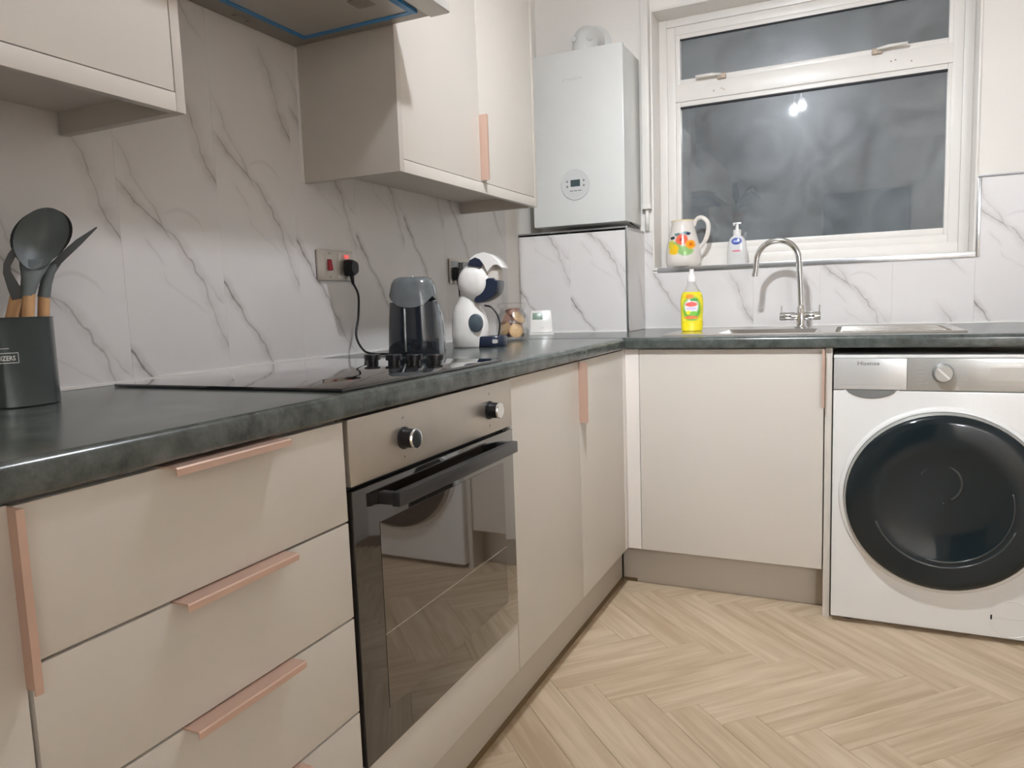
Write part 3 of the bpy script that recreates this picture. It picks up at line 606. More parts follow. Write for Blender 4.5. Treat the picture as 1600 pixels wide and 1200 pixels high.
bm = B(); box(bm, -.0025, .0025, -.0006, .0012, -.021, .021); bmesh.ops.rotate(bm, verts=bm.verts, matrix=Matrix.Rotation(math.radians(40), 3, 'Y')); bmesh.ops.rotate(bm, verts=bm.verts, matrix=Matrix.Rotation(math.radians(-85), 3, 'Y')); bmesh.ops.translate(bm, verts=bm.verts, vec=(1.5525, W0-.0225, .797)); obj('pointer', bm, 'wprint', kb)
for k in range(7):
    zz = .832-.011*k
    bx('print_line', (1.488, 1.515-.006*(k % 3), W0-.0003, W0, zz, zz+.0012), 'lprint', cpn); bx('print_line', (1.592, 1.61+.005*(k % 2), W0-.0003, W0, zz, zz+.0012), 'lprint', cpn)
for k in range(5): bx('print_line', (1.66+.035*k, 1.684+.035*k, W0-.0003, W0, .826, .8275), 'lprint', cpn); bx('print_line', (1.66+.035*k, 1.684+.035*k, W0-.0003, W0, .764, .7655), 'lprint', cpn)
bx('display', (1.668, 1.80, W0-.0006, W0, .776, .815), 'silver', cpn)
dz = .417
bm = B(); lathe(bm, (wc, W0, dz), [(.283, .004), (.281, -.004), (.274, -.010), (.268, -.010), (.266, -.002)], 72, 'y', cap=False); obj('door_surround', bm, 'white', wm, 50)
bm = B(); lathe(bm, (wc, W0, dz), [(.2665, .0), (.2665, -.022), (.262, -.030), (.258, -.032)], 72, 'y', cap=False); dd = obj('door', bm, 'wmring', wm, 50)
prof = [(.2625, -.028), (.258, -.037), (.235, -.043), (.20, -.0455), (.18, -.046), (.165, -.043), (.14, -.036), (.10, -.03), (.05, -.027), (.001, -.026)]
bm = B(); lathe(bm, (wc, W0, dz), prof, 72, 'y', cap=False); obj('door_glass', bm, 'wmglass', dd, True)
for r0, a0, a1, tt in ((.188, 200, 345, .006), (.172, 255, 380, .0045)):
    bm = B(); tube(bm, [(wc+r0*math.cos(math.radians(a)), W0-.0455+(.0 if r0 > .18 else .001), dz+r0*math.sin(math.radians(a))) for a in range(a0, a1, 5)], tt*.6, 6); obj('door_ridge', bm, 'wmin', dd, True)
bm = B(); tube(bm, [(wc+.055*math.cos(math.radians(a))-.01, W0-.028, dz+.06+.055*math.sin(math.radians(a))) for a in range(-60, 160, 12)], .004, 6); obj('drum_rib', bm, 'wmin', dd, True)
bm = B(); lathe(bm, (wx+.482, W0, .079), [(.056, .002), (.056, -.0008), (.0545, -.0012), (.0535, -.0002)], 48, 'y', cap=False); ht = obj('drain_hatch', bm, 'white', wm, 40)
bx('hatch_slot', (wx+.430, wx+.4345, W0-.0008, W0+.001, .073, .087), 'gap', ht); bx('hatch_groove', (wx+.436, wx+.53, W0-.0006, W0+.001, .0795, .0808), 'lprint', ht)
for xx in (wx+.05, wx+.55):
    for yy in (W0+.06, 2.86): bm = B(); lathe(bm, (xx, yy, 0), [(.022, 0), (.022, .006), (.009, .008), (.009, .019)], 18); obj('foot', bm, 'blackp', wm, 40)

# ------------------------------------------------------------------ sink, tap and things round the window
sk = thing('sink', 'stainless steel inset sink with drainer under the window', 'sink', (1.15, 2.7, .91))
bm = B(); X0, X1, Y0, Y1 = .70, 1.625, 2.425, 2.99
def quad_ring(bm, o, i, z0, z1):
    loft(bm, [[(o[0], o[2], z0), (o[1], o[2], z0), (o[1], o[3], z0), (o[0], o[3], z0)], [(i[0], i[2], z1), (i[1], i[2], z1), (i[1], i[3], z1), (i[0], i[3], z1)]], cap=False)
inn = (SX0+.01, SX1-.01, SY0+.01, SY1-.01)
quad_ring(bm, (X0, X1, Y0, Y1), (X0+.004, X1-.004, Y0+.004, Y1-.004), .9103, .9155)
quad_ring(bm, (X0+.004, X1-.004, Y0+.004, Y1-.004), (X0+.012, X1-.012, Y0+.012, Y1-.012), .9155, .9135)
quad_ring(bm, (X0+.012, X1-.012, Y0+.012, Y1-.012), inn, .9135, .9125)
quad_ring(bm, inn, (inn[0]+.02, inn[1]-.02, inn[2]+.02, inn[3]-.02), .9125, .76)
vs = [bm.verts.new(p) for p in ((inn[0]+.02, inn[2]+.02, .76), (inn[1]-.02, inn[2]+.02, .76), (inn[1]-.02, inn[3]-.02, .76), (inn[0]+.02, inn[3]-.02, .76))]; bm.faces.new(vs)
M['steelsink'] = P('sink_steel', (.62, .60, .57), .22, 1, bump=(200, .04, (.05, 1, 1)))
obj('basin', bm, 'steelsink', sk)
for k in range(6): bm = B(); tube(bm, [(1.26, 2.52+.06*k, .9125), (1.28, 2.52+.06*k, .915), (1.57, 2.52+.06*k, .915), (1.59, 2.52+.06*k, .9125)], .003, 6); obj('drainer_rib', bm, 'steelsink', sk, True)
bm = B(); lathe(bm, (1.037, 2.637, .7605), [(.035, 0), (.035, .003), (.028, .003), (.022, .001)], 24); obj('waste', bm, 'chrome', sk, 40)

tp = thing('tap', 'chrome swan-neck mixer tap behind the sink', 'tap', (1.134, 2.865, .913)); TX, TY = 1.132, 2.865
bm = B(); lathe(bm, (TX, TY, .913), [(.024, 0), (.024, .005), (.0165, .008), (.0165, .075), (.0135, .08), (.011, .085)], 28); obj('base', bm, 'chrome', tp, 40)
path = [(TX, TY, .98), (TX-.003, TY, 1.06), (TX-.009, TY, 1.168)]
cxx = TX-.009-.0765
path += [(cxx+.0765*math.cos(math.radians(a)), TY, 1.168+.0775*math.sin(math.radians(a))) for a in range(10, 181, 10)]+[(cxx-.0785, TY, 1.14), (cxx-.082, TY, 1.118)]
bm = B(); tube(bm, path, .0108, 20); obj('spout', bm, 'chrome', tp, 60)
bm = B(); lathe(bm, (cxx-.082, TY, 1.113), [(.0118, 0), (.0118, .012)], 20); obj('nozzle', bm, 'chrome', tp, 40)
bm = B(); lathe(bm, (TX-.003-.073, TY, .9565), [(.014, 0), (.016, .003), (.016, .05), (.0125, .058), (.0125, .088), (.016, .096), (.016, .142), (.014, .145)], 28, 'x'); obj('cross_bar', bm, 'chrome', tp, 40)
for xx in (TX-.069, TX+.064): bm = B(); tube(bm, [(xx, TY, .968), (xx+(.001 if xx > TX else 0), TY, .997)], .0032, 10); obj('lever', bm, 'chrome', tp, 40)

# dish soap
ds_ = (.757, 2.69)
bt = thing('dish_soap_bottle', 'yellow dish soap bottle with colourful label on the sink edge', 'bottle', (ds_[0], ds_[1], .9136))
rr = [(0, .034, .02), (.004, .039, .024), (.03, .041, .026), (.06, .0405, .026), (.09, .0425, .026), (.115, .0425, .026), (.135, .039, .025), (.148, .033, .022)]
ey = Vector((.3, .954, 0)); ex = Vector((.954, -.3, 0)); ex = Vector((.94, .33, 0)).normalized(); ey = Vector((-.33, .94, 0)).normalized()
bm = B(); loft(bm, [ring((ds_[0], ds_[1], .9136+h), a, b, 32, 2.4, ex, ey) for h, a, b in rr])
M['dish'] = P('yellow_soap', (.83, .70, .02), .15, coat=.5, noise=(10, .1)); obj('body', bm, 'dish', bt, 40)
bm = B(); loft(bm, [ring((ds_[0], ds_[1], .9136+h), a, b, 32, 2.2, ex, ey) for h, a, b in ((.148, .033, .022), (.16, .025, .02), (.175, .017, .016), (.185, .0155, .0155))]); obj('shoulder', bm, 'glass', bt, 40)
bm = B(); lathe(bm, (ds_[0], ds_[1], .9136+.185), [(.0165, 0), (.0165, .018), (.013, .024), (.0085, .032), (.0085, .048), (.001, .049)], 22); obj('cap', bm, 'gloss', bt, 40)
M['label'] = spots(P('printed_label', (.2, .5, .1), .35, noise=False), (.83, .72, .04), [((.004, -.02, .085), (.033, .1, .05), srgb(90, 170, 60)), ((.003, -.02, .093), (.026, .1, .030), (.82, .80, .78)), ((.003, -.02, .102), (.022, .1, .0095), srgb(232, 96, 88)), ((.003, -.02, .086), (.020, .1, .006), (.62, .56, .78)), ((-.006, -.02, .071), (.010, .1, .008), srgb(240, 215, 40)), ((.010, -.02, .068), (.014, .1, .009), srgb(120, 190, 70)), ((.002, -.02, .053), (.026, .1, .006), srgb(236, 120, 70)), ((-.003, -.02, .131), (.016, .1, .009), srgb(236, 140, 40)), ((.012, -.02, .119), (.014, .1, .006), srgb(60, 160, 70))], 90, .003)
bm = B(); rows = []
for h in (.040, .06, .09, .115, .135, .14):
    a, b = (.041, .026) if h < .07 else ((.0425, .026) if h < .12 else (.0375, .0245))
    rows.append([Vector((ds_[0], ds_[1], .9136+h))+ex*((a+.0006)*math.copysign(abs(math.cos(t))**(2/2.4), math.cos(t)))-ey*((b+.0006)*abs(math.sin(t))**(2/2.4)) for t in [PI*(.14+.72*k/14) for k in range(15)]])
loft(bm, rows, cap=False, close=False); obj('label_sticker', bm, 'label', bt, True)

# jug
jx, jy, jz = .637, 3.115, WZ0+.009
jg = thing('jug', 'white ceramic jug painted with flowers on the window sill', 'jug', (jx, jy, jz))
M['jug'] = spots(P('painted_ceramic', (.74, .70, .66), .2, coat=.5, noise=False), (.74, .695, .655), [((-.02, -.07, .085), (0.0256, 0.06, 0.02176), srgb(150, 190, 110)), ((.022, -.07, .065), (0.03328, 0.072, 0.02176), srgb(150, 195, 120)), ((-.04, -.07, .105), (0.01792, 0.06, 0.00768), srgb(205, 205, 90)), ((-.034, -.07, .122), (0.0128, 0.072, 0.00768), srgb(50, 60, 70)), ((-.012, -.07, .135), (0.01536, 0.072, 0.00768), srgb(90, 130, 130)), ((.022, -.07, .140), (0.02048, 0.072, 0.00896), srgb(120, 150, 160)), ((.033, -.07, .138), (0.01024, 0.072, 0.0064), srgb(40, 55, 90)), ((.008, -.07, .113), (0.02688, 0.072, 0.02432), srgb(232, 100, 70)), ((.043, -.07, .092), (0.02112, 0.072, 0.02112), srgb(246, 165, 30)), ((-.027, -.07, .072), (0.02368, 0.072, 0.02368), srgb(248, 200, 20)), ((-.04, -.07, .088), (0.0128, 0.06, 0.01792), srgb(230, 210, 50)), ((.006, -.07, .113), (0.00896, 0.072, 0.00768), srgb(190, 50, 40)), ((.043, -.07, .092), (0.00768, 0.072, 0.00768), srgb(225, 110, 15))], 55, .006)
M['rim'] = P('yellow_rim', (.72, .62, .32), .2, coat=.4)
bm = B(); lathe(bm, (jx, jy, jz), [(.064, 0), (.070, .004), (.074, .025), (.073, .06), (.068, .10), (.059, .135), (.051, .165), (.048, .185), (.050, .197), (.0475, .197), (.045, .185), (.05, .15), (.06, .11), (.068, .05), (.06, .008), (.001, .006)], 40); obj('body', bm, 'jug', jg, 60)
bm = B(); lathe(bm, (jx, jy, jz), [(.0495, .1935), (.0505, .197), (.0488, .1985), (.047, .197)], 40, cap=False); obj('rim', bm, 'rim', jg, True)
bm = B(); tube(bm, smooth_path([(jx+.047, jy-.002, jz+.172), (jx+.058, jy-.004, jz+.197), (jx+.082, jy-.006, jz+.204), (jx+.106, jy-.008, jz+.182), (jx+.108, jy-.008, jz+.145), (jx+.094, jy-.006, jz+.105), (jx+.066, jy-.002, jz+.072)], 6), [.0085]*8+[.010]*22+[.0085]*7, 14); obj('handle', bm, 'jug', jg, True)

# hand soap
sx, sy, sz = .862, 3.125, WZ0+.009
sp_ = thing('soap_dispenser', 'clear pump soap dispenser with blue oval label on the sill', 'soap dispenser', (sx, sy, sz))
M['soapb'] = spots(P('clear_soap', (.66, .66, .65), .12, coat=.6, noise=False), (.66, .655, .65), [((.0, -.03, .088), (.030, .06, .045), (.72, .72, .74)), ((.0, -.03, .095), (.0225, .06, .0155), srgb(60, 80, 160)), ((.0, -.03, .095), (.015, .06, .006), srgb(150, 165, 215)), ((.0, -.03, .055), (.02, .06, .004), srgb(220, 130, 145))], 40, .001)
bm = B(); loft(bm, [ring((sx, sy, sz+h), a, b, 32, 2.6) for h, a, b in ((0, .037, .021), (.005, .041, .024), (.05, .0415, .025), (.085, .038, .024), (.108, .030, .021), (.118, .018, .017), (.122, .015, .015))]); obj('body', bm, 'soapb', sp_, 40)
bm = B(); lathe(bm, (sx, sy, sz+.122), [(.0165, 0), (.0165, .020), (.014, .022), (.007, .023), (.006, .045)], 22); pc = obj('pump_collar', bm, 'gloss', sp_, 40)
bm = B(); box(bm, sx-.017, sx+.017, sy-.008, sy+.008, sz+.166, sz+.174, .003); tube(bm, [(sx, sy, sz+.17), (sx-.008, sy-.024, sz+.168), (sx-.009, sy-.032, sz+.161)], .004, 8); obj('pump_head', bm, 'gloss', sp_, 40)

# ------------------------------------------------------------------ coffee corner
cmx, cmy = .228, 1.905
cm = thing('coffee_machine', 'white rounded capsule coffee machine on the worktop corner', 'coffee machine', (cmx, cmy, .9103))
TH = math.radians(12); EX = Vector((math.cos(TH), math.sin(TH), 0)); EY = Vector((-math.sin(TH), math.cos(TH), 0)); C0 = Vector((cmx, cmy, .9103))
def cmt(X, Y, Z): return C0+EX*X+EY*Y+Vector((0, 0, Z))
bm = B(); loft(bm, [ring(cmt(cx_, 0, z), rx, ry, 36, 2.3, EX, EY) for z, cx_, rx, ry in ((0, -.004, .052, .05), (.004, -.004, .055, .054), (.04, -.003, .0575, .058), (.075, -.002, .057, .058), (.10, -.004, .052, .054), (.125, -.008, .042, .047), (.145, -.005, .032, .041), (.165, .0, .027, .038), (.18, .008, .03, .038), (.20, .02, .035, .038))]); obj('body', bm, 'gloss', cm, 60)
hc = (.022, .2); bm = B(); prof = [(.001, -.055), (.02, -.0535), (.035, -.049), (.046, -.040), (.052, -.026), (.0535, -.01), (.0535, .01), (.052, .026), (.046, .040), (.035, .049), (.02, .0535), (.001, .055)]
loft(bm, [ring(cmt(hc[0], h, hc[1]), r, r*1.05, 36, 2, EX, (0, 0, 1)) for r, h in prof]); obj('head', bm, 'gloss', cm, True)
def cm_prism(name, poly, y0, y1, mat):
    bm = B(); rings = []
    for yy, k in ((y0, .94), (y0+.006, 1), (y1-.006, 1), (y1, .94)):
        mxp = sum(p[0] for p in poly)/len(poly); mzp = sum(p[1] for p in poly)/len(poly)
        rings.append([cmt(mxp+(p[0]-mxp)*k, yy, mzp+(p[1]-mzp)*k) for p in poly])
    loft(bm, rings); return obj(name, bm, mat, cm, 35)
def pxp(l): return [((a-740)/480, (542-b)/498) for a, b in l]
cm_prism('capsule_head', pxp([(757, 419), (763, 411), (771, 414), (776, 423), (784, 419), (789, 425), (788, 441), (770, 444), (762, 436)]), -.032, .032, 'carcass_in')
cm_prism('hood', pxp([(745, 409), (750, 404), (757, 400), (768, 398), (780, 402), (790, 411), (796, 422), (790, 418), (784, 418), (778, 423), (774, 429), (770, 420), (764, 410), (755, 406)]), -.044, .044, 'gloss')
cm_prism('dark_insert', pxp([(744, 416), (748, 409), (756, 405), (763, 408), (767, 414), (764, 421), (757, 419), (750, 418)]), -.047, .047, 'navy')
cm_prism('jaw', pxp([(767, 441), (773, 437), (782, 437), (786, 441), (789, 442), (788, 453), (784, 462), (776, 468), (764, 473), (755, 474), (751, 471), (753, 466), (762, 459), (766, 451)]), -.043, .043, 'navy')
bm = B(); loft(bm, [ring(cmt(.030, y_, .076), a, b, 32, 2, EX, (0, 0, 1)) for y_, a, b in ((-.045, .022, .028), (-.0575, .022, .028), (-.060, .019, .025))]); obj('dial', bm, 'greyp', cm, 40)
bm = B(); loft(bm, [ring(cmt(.063, 0, z), a, b, 36, 3, EX, EY) for z, a, b in ((.0, .045, .042), (.004, .048, .045), (.030, .048, .045), (.034, .045, .042))]); dt = obj('drip_tray', bm, 'navy', cm, 40)
bm = B(); loft(bm, [ring(cmt(.085, y_, .018), .010, .006, 16, 4, EX, (0, 0, 1)) for y_ in (-.0425, -.0445)]); obj('badge', bm, 'lprint', dt)
bm = B(); tube(bm, smooth_path([cmt(.05, -.015, .128), cmt(.072, -.02, .122), cmt(.09, -.022, .10), cmt(.098, -.022, .07), cmt(.092, -.02, .033)], 6), .0028, 8); obj('stem_rail', bm, 'blackp', cm, True)

jar = thing('glass_jar', 'clear glass jar full of coffee pods beside the coffee machine', 'jar', (.205, 2.262, .9103)); JX, JY = .205, 2.262
bm = B(); lathe(bm, (JX, JY, .9103), [(.048, 0), (.056, .006), (.060, .03), (.060, .07), (.055, .092), (.045, .104), (.045, .115), (.042, .115), (.042, .102), (.052, .09), (.057, .07), (.057, .03), (.05, .008), (.001, .006)], 40); obj('body', bm, 'glass', jar, 50)
bm = B(); lathe(bm, (JX, JY, .9103), [(.046, .1165), (.051, .1175), (.051, .131), (.046, .134), (.001, .134)], 40); obj('lid', bm, 'glass', jar, 50)
def pod_meshes():
    bm = B(); lathe(bm, (0, 0, 0), [(.017, -.021), (.019, -.020), (.0235, .0), (.0268, .0005), (.0268, .002)], 24)
    bmesh.ops.recalc_face_normals(bm, faces=bm.faces); a = bpy.data.meshes.new('cup'); bm.to_mesh(a); bm.free(); a.materials.append(M['pod']); a.shade_smooth(); a.set_sharp_from_angle(angle=.7)
    bm = B(); lathe(bm, (0, 0, 0), [(.0245, .002), (.024, .0028), (.001, .0034)], 24); bmesh.ops.recalc_face_normals(bm, faces=bm.faces); b = bpy.data.meshes.new('foil_lid'); bm.to_mesh(b); bm.free(); b.materials.append(M['foil'])
    return a, b
pa, pb = pod_meshes()
pods = [((.024, -.024, .036), (.55, -.8, .1), 'coffee pod at the bottom of the jar, gold foil lid facing out'), ((-.022, -.022, .045), (-.1, -1, .25), 'coffee pod on the left inside the jar, gold lid facing out'),
        ((.026, .022, .037), (.9, .5, .2), 'coffee pod low at the back right inside the jar'), ((-.024, .024, .036), (-.6, .7, .1), 'coffee pod low at the back left inside the jar'),
        ((.028, -.010, .081), (.7, -.25, .55), 'upper right coffee pod tilted against the jar wall'), ((-.031, -.008, .078), (-.8, -.4, .5), 'upper left coffee pod leaning on the jar wall'), ((-.004, .012, .106), (-.2, .2, 1), 'topmost coffee pod lying flat under the jar lid')]
for (dx, dy, dz_), dirn, lab in pods:
    t = thing('coffee_pod', lab, 'coffee pod', (JX+dx, JY+dy, .9103+dz_), 'coffee pods in the glass jar')
    t.rotation_mode = 'QUATERNION'; t.rotation_quaternion = Vector(dirn).to_track_quat('Z', 'Y')
    for nm, me in (('cup', pa), ('foil_lid', pb)): o = bpy.data.objects.new(nm, me); COL.objects.link(o); o.parent = t

# thermostat
th = thing('thermostat', 'small white thermostat with green display on the corner worktop', 'thermostat', (.155, 2.65, .9103))
TA = math.radians(22)
def tht(X, Y, Z): return Vector((.155, 2.65, .9103))+Vector((math.cos(TA), math.sin(TA), 0))*X+Vector((-math.sin(TA), math.cos(TA), 0))*Y+Vector((0, 0, Z))
def thbox(name, x0, x1, y0, y1, z0, z1, tilt, mat, par):
    bm = box(B(), x0, x1, y0, y1, z0, z1, .003 if (z1-z0) > .05 else .0008)
    for v in bm.verts: v.co = tht(v.co.x*(1-.12*max(0, v.co.z)/.1), v.co.y+v.co.z*tilt, v.co.z)
    return obj(name, bm, mat, par, 35)
thb = thbox('case', -.048, .046, -.012, .010, .010, .100, .28, 'gloss', th); thbox('stand', -.050, .050, -.02, .05, .0, .009, 0, 'gloss', th)
thbox('display', -.040, .006, -.0128, -.0118, .062, .089, .28, 'lcdg', thb); thbox('print_line', -.005, .01, -.0126, -.0118, .028, .030, .28, 'lprint', thb)

# dark appliance by the hob
ax_, ay_ = .225, 1.585
ap = thing('countertop_appliance', 'black upright appliance with smoky rounded top behind the hob', 'appliance', (ax_, ay_, .9103))
EX2, EY2 = Vector((.94, .34, 0)), Vector((-.34, .94, 0)); A0 = Vector((ax_, ay_, .9103))
bm = B(); loft(bm, [ring(A0+Vector((0, 0, z)), rx, ry, 40, 2.8, EX2, EY2) for z, rx, ry in ((0, .070, .058), (.004, .073, .061), (.05, .0715, .060), (.10, .068, .057), (.145, .0645, .054))]); obj('body', bm, 'inkp', ap, 50)
bm = B(); rows = []
for z, rx, ry in ((.150, .0645, .054), (.175, .062, .052), (.195, .0575, .048), (.207, .050, .042), (.2115, .040, .034), (.212, .001, .001)):
    R_ = []
    for k in range(40):
        t = 2*PI*k/40; ct, st = math.cos(t), math.sin(t); e = 2.8
        p = A0+Vector((0, 0, z))+EX2*(rx*math.copysign(abs(ct)**(2/e), ct))+EY2*(ry*math.copysign(abs(st)**(2/e), st))
        if z == .150 and st < 0: p.z += .018*abs(ct)**2-.020*(1-abs(ct)**2); p -= EY2*.002
        R_.append(p)
    rows.append(R_)
loft(bm, rows); obj('smoky_top', bm, 'smoke', ap, 50)
bm = B(); tube(bm, [A0+EX2*(-.014)-EY2*q+Vector((0, 0, z)) for z, q in ((.012, .0612), (.05, .0602), (.09, .0577), (.128, .0565))], .0028, 8); obj('seam', bm, 'seam', ap, True)
bm = B(); loft(bm, [ring(A0+EX2*(.055)+EY2*(.012)+Vector((0, 0, z)), a, b, 28, 2.8, EX2, EY2) for z, a, b in ((0, .026, .042), (.10, .020, .038), (.135, .013, .03), (.138, .008, .02))]); obj('side_tank', bm, 'smoke', ap, 50)
for q in (.012, .05): bm = B(); loft(bm, [ring(A0+EX2*q-EY2*y_+Vector((0, 0, .030)), .008, .008, 16, 5, EX2, (0, 0, 1)) for y_ in (.052, .063 if q < .03 else .056)]); obj('button', bm, 'blackp', ap, 40)
bm = B(); lathe(bm, A0+Vector((0, 0, .212)), [(.005, 0), (.004, .002), (.001, .003)], 12); obj('lid_pin', bm, 'seam', ap, 40)

# ------------------------------------------------------------------ utensil pot
px_, py_, pr = .122, .575, .063
pot = thing('utensil_pot', 'dark grey-green metal utensil holder on the worktop', 'utensil holder', (px_, py_, .9103))
bm = B(); lathe(bm, (px_, py_, .9103), [(pr-.002, 0), (pr, .002), (pr, .134), (pr+.0008, .1355), (pr-.0005, .1365), (pr-.0022, .1355), (pr-.0022, .004), (.001, .003)], 48); obj('body', bm, 'pot', pot, 40)
ang0 = math.atan2(-.507, .862)   # direction towards the camera, seen from the pot
def wrap(rad, z, a_off):
    def f(co):
        a = ang0+a_off+co.x/rad; return Vector((px_+(rad+co.z)*math.cos(a), py_+(rad+co.z)*math.sin(a), z+co.y))
    return f
aoff = -.25
obj('lettering', text_bm('ORGANIZERS', .0098, wrap(pr+.0002, .9103+.0755, aoff), .0002, True, .046), 'wprint', pot)
for dz_, wd in ((.0835, .027), (.0688, .027), (.0905, .016)):
    bm = B(); N_ = 14; f = wrap(pr+.0003, .9103+dz_, aoff)
    loft(bm, [[f(Vector((-wd+2*wd*k/N_, q, 0))) for k in range(N_+1)] for q in (-.0005, .0005)], cap=False, close=False); obj('print_line', bm, 'wprint', pot)
bm = B(); f = wrap(pr+.0003, .9103+.076, aoff); loft(bm, [[f(Vector((xx, q, 0))) for q in (-.0072, .0077)] for xx in (.0265, .0273)], cap=False, close=False); obj('print_line', bm, 'wprint', pot)
e_ = Vector((.507, .862, 0)); n_c = Vector((.862, -.507, 0))
def ut(h, z, d=0): return Vector((px_, py_, 0))+e_*h+n_c*d+Vector((0, 0, z))
def handle_(name, par, p0, p1, r=.0085):
    bm = B(); p0, p1 = Vector(p0), Vector(p1); tube(bm, [p0+(p1-p0)*q for q in (0, .1, .5, .95, 1)], [r*.7, r, r, r*1.02, r*.9], 14); return obj(name, bm, 'beech', par, 50)
def ladle(label, head, neck, base, hw, hh, mat, tilt):
    t = thing('ladle', label, 'ladle', base)
    handle_('wooden_handle', t, base, neck)
    bm = B(); hd_ = Vector(head); nk = Vector(neck); up = (hd_-nk).normalized(); sd = e_
    rows = []
    nrm = up.cross(sd).normalized()
    if nrm.dot(n_c) < 0: nrm = -nrm
    # bowl: concave dish facing the camera
    for k, q in enumerate((1.0, .97, .88, .72, .5, .25, .02)):
        dep = .026*(1-q*q)
        rows.append([hd_+sd*(hw*q*math.cos(a)*(1 if math.sin(a) > 0 else 1-.28*math.sin(a)**2))+up*(hh*q*math.sin(a)*(1 if math.sin(a) > 0 else 1.2))-nrm*(dep) for a in [2*PI*i/36 for i in range(36)]])
    outer = [[p-nrm*.0035 for p in r] for r in rows]
    loft(bm, rows[::-1]+outer); bowl = obj('bowl', bm, mat, t, 60)
    bm = B(); b0 = hd_-up*hh*1.1-nrm*.010
    loft(bm, [ring(nk-up*.012, .0095, .009, 16, 2, sd, nrm), ring(nk+up*.004, .0105, .009, 16, 2, sd, nrm), ring(nk+(b0-nk)*.5, .013, .008, 16, 2, sd, nrm), ring(b0+up*.002, .0195, .007, 16, 2, sd, nrm), ring(b0+up*.014-nrm*.004, .022, .004, 16, 2, sd, nrm)]); obj('neck', bm, mat, t, 60)
    return t
ladle('big grey silicone ladle standing foremost in the utensil pot', ut(.058, 1.172, .016), ut(.0345, 1.090, .022), ut(.012, .916, .026), .036, .046, 'sil', 0)
ladle('dark ladle rim showing just behind the foremost ladle', ut(.061, 1.178, -.040), ut(.033, 1.090, -.032), ut(.006, .916, -.040), .042, .046, 'sild', 0)
# slotted turner at left
t = thing('turner', 'dark bent slotted turner leaning left in the utensil pot', 'utensil', ut(-.03, .916, -.002))
handle_('wooden_handle', t, ut(-.028, .916, -.002), ut(.0185, 1.085, -.004))
bm = B()
def strip(bm, pts, wd, th_):
    rows = []
    for i, p in enumerate(pts):
        tdir = (Vector(pts[min(i+1, len(pts)-1)])-Vector(pts[max(i-1, 0)])).normalized(); s_ = tdir.cross(n_c).normalized()
        rows.append([Vector(p)+s_*a*wd[i]+n_c*b*th_ for a, b in ((-1, -1), (1, -1), (1, 1), (-1, 1))])
    return loft(bm, rows)
strip(bm, [ut(.0195, 1.075, -.004), ut(.0155, 1.092, -.004), ut(.0085, 1.116, -.004), ut(.0095, 1.128, -.004), ut(.0165, 1.142, -.005), ut(.026, 1.155, -.006), ut(.030, 1.162, -.007)], [.0085, .0085, .0055, .0048, .005, .005, .004], .010); obj('head', bm, 'sild', t, 30)
# thin spatula pointing right
t = thing('spatula', 'dark spatula seen edge-on, pointing right out of the utensil pot', 'utensil', ut(.036, .916, -.016))
handle_('wooden_handle', t, ut(.036, .916, -.016), ut(.0555, 1.087, -.020))
bm = B(); tube(bm, [ut(.054, 1.077, -.020), ut(.0592, 1.100, -.021), ut(.0665, 1.119, -.023), ut(.078, 1.134, -.025)], [.0092, .0085, .0075, .006], 12); obj('neck', bm, 'sil', t, 50)
bm = B(); pts = [ut(.070, 1.125, -.025), ut(.086, 1.143, -.025), ut(.110, 1.166, -.025), ut(.1385, 1.191, -.025)]; rows = []
for i, (p, hwid, tk) in enumerate(zip(pts, (.006, .0085, .0085, .007), (.005, .0058, .0052, .0012))):
    td = (pts[min(i+1, 3)]-pts[max(i-1, 0)]).normalized(); s_ = td.cross(n_c).normalized(); rows.append([p+s_*a*tk+n_c*b*hwid for a, b in ((-1, -1), (1, -1), (1, 1), (-1, 1))])
loft(bm, rows); obj('blade', bm, 'sild', t, 50)

# ------------------------------------------------------------------ ceiling spot lamp (above the picture, mirrored in the window)
lp = thing('ceiling_lamp', 'ceiling spot lamp with two lit bulbs, mirrored in the window pane', 'lamp', (LAMP.x, LAMP.y, ZC))
bm = B(); lathe(bm, (LAMP.x, LAMP.y-.06, ZC), [(.06, 0), (.06, -.02), (.05, -.028), (.001, -.028)], 32); obj('ceiling_rose', bm, 'upvc', lp, 40)
AX = Vector((.10, .70, -.71)).normalized()
for dx, dz_ in ((-.026, -.012), (.026, .012)):
    b = Vector((LAMP.x+dx, LAMP.y, LAMP.z+dz_)); sd_ = AX.cross(Vector((0, 0, 1))).normalized(); up_ = sd_.cross(AX)
    bm = B(); tube(bm, [(LAMP.x+dx*.6, LAMP.y-.06, ZC-.026), b-AX*.05], .005, 10)
    loft(bm, [ring(b-AX*q, r, r, 20, 2, sd_, up_) for q, r in ((.062, .012), (.055, .020), (.012, .0235))]); obj('spot_head', bm, 'upvc', lp, 40)
    bm = B(); bmesh.ops.create_icosphere(bm, subdivisions=2, radius=.014, matrix=Matrix.Translation(b)); obj('bulb', bm, 'bulb', lp, True)
    ld = bpy.data.lights.new('spot_beam', 'SPOT'); ld.energy = SPOT_W; ld.color = (.93, .975, 1.0); ld.shadow_soft_size = .008; ld.spot_size = math.radians(112); ld.spot_blend = 1.0
    lo = bpy.data.objects.new('spot_beam', ld); COL.objects.link(lo); lo.parent = lp; lo.location = b+AX*.028-origin(lp); lo.rotation_mode = 'QUATERNION'; lo.rotation_quaternion = AX.to_track_quat('-Z', 'Y')

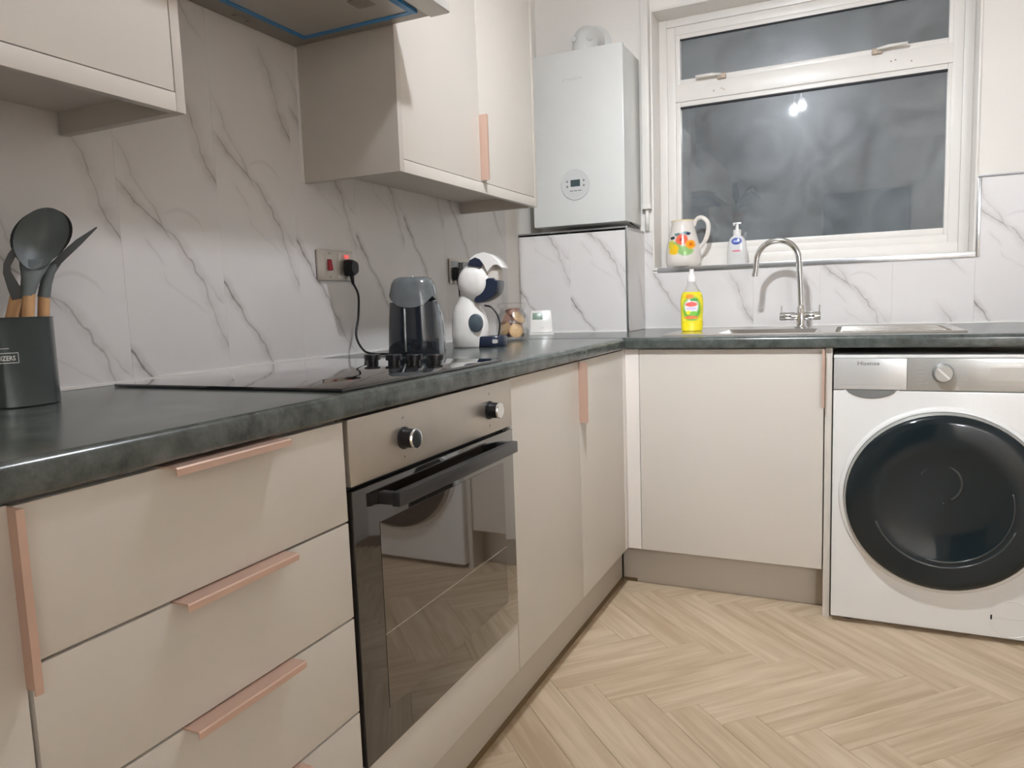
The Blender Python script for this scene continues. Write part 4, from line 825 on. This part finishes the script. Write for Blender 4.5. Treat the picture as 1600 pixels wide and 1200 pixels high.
# fill lamp added out of view behind the camera to lift the shadows
lg = thing('fill_lamp', 'added opal globe fill lamp, out of view behind the camera', 'lamp', (FILL_GLOBE.x, FILL_GLOBE.y, ZC))
bm = B(); lathe(bm, (FILL_GLOBE.x, FILL_GLOBE.y, ZC), [(.07, 0), (.07, -.025), (.06, -.035), (.05, -.11), (.045, -.115), (.001, -.115)], 28); obj('ceiling_mount', bm, 'upvc', lg, 40)
bm = B(); bmesh.ops.create_icosphere(bm, subdivisions=3, radius=.13, matrix=Matrix.Translation(FILL_GLOBE)); obj('globe', bm, 'globe', lg, True)
# ------------------------------------------------------------------ back of the room (seen only as a reflection in the window)
tc_ = thing('tall_cupboard', 'tall pale cupboard at the back of the room, mirrored in the window', 'cupboard', (.3, YF+.3, 0))
bx('carcass', (.0, .56, YF+.002, YF+.6, .0, 1.72), 'carcass', tc_); d = bx('door', (.562, .58, YF+.004, YF+.598, .12, 1.718), 'door', tc_, .001); v_handle(d, .58, YF+.597, .85, 1.05, -1)
pl = thing('potted_plant', 'leafy green pot plant on the tall cupboard, mirrored in the window', 'plant', (.25, YF+.28, 1.72)); PX, PY = .25, YF+.28
bm = B(); lathe(bm, (PX, PY, 1.72), [(.06, 0), (.065, .004), (.085, .12), (.09, .12), (.09, .14), (.08, .14), (.078, .12), (.001, .118)], 28); obj('pot', bm, 'terra', pl, 40)
random.seed(3)
for k in range(22):
    a = random.uniform(0, 2*PI); ln = random.uniform(.12, .28); up_ = random.uniform(.05, .28); wd = random.uniform(.02, .04)
    d_ = Vector((math.cos(a), math.sin(a), 0)); s_ = Vector((-d_.y, d_.x, 0)); p0 = Vector((PX, PY, 1.85)); rows = []
    for q, ww in ((0, .1), (.25, .12), (.45, .8), (.65, 1), (.85, .6), (1, .05)):
        c_ = p0+d_*(ln*q)+Vector((0, 0, up_*math.sin(q*2.2))); rows.append([c_-s_*wd*ww, c_+Vector((0, 0, -.003)), c_+s_*wd*ww, c_+Vector((0, 0, .002))])
    bm = B(); loft(bm, rows); obj('leaf', bm, 'leaf', pl)
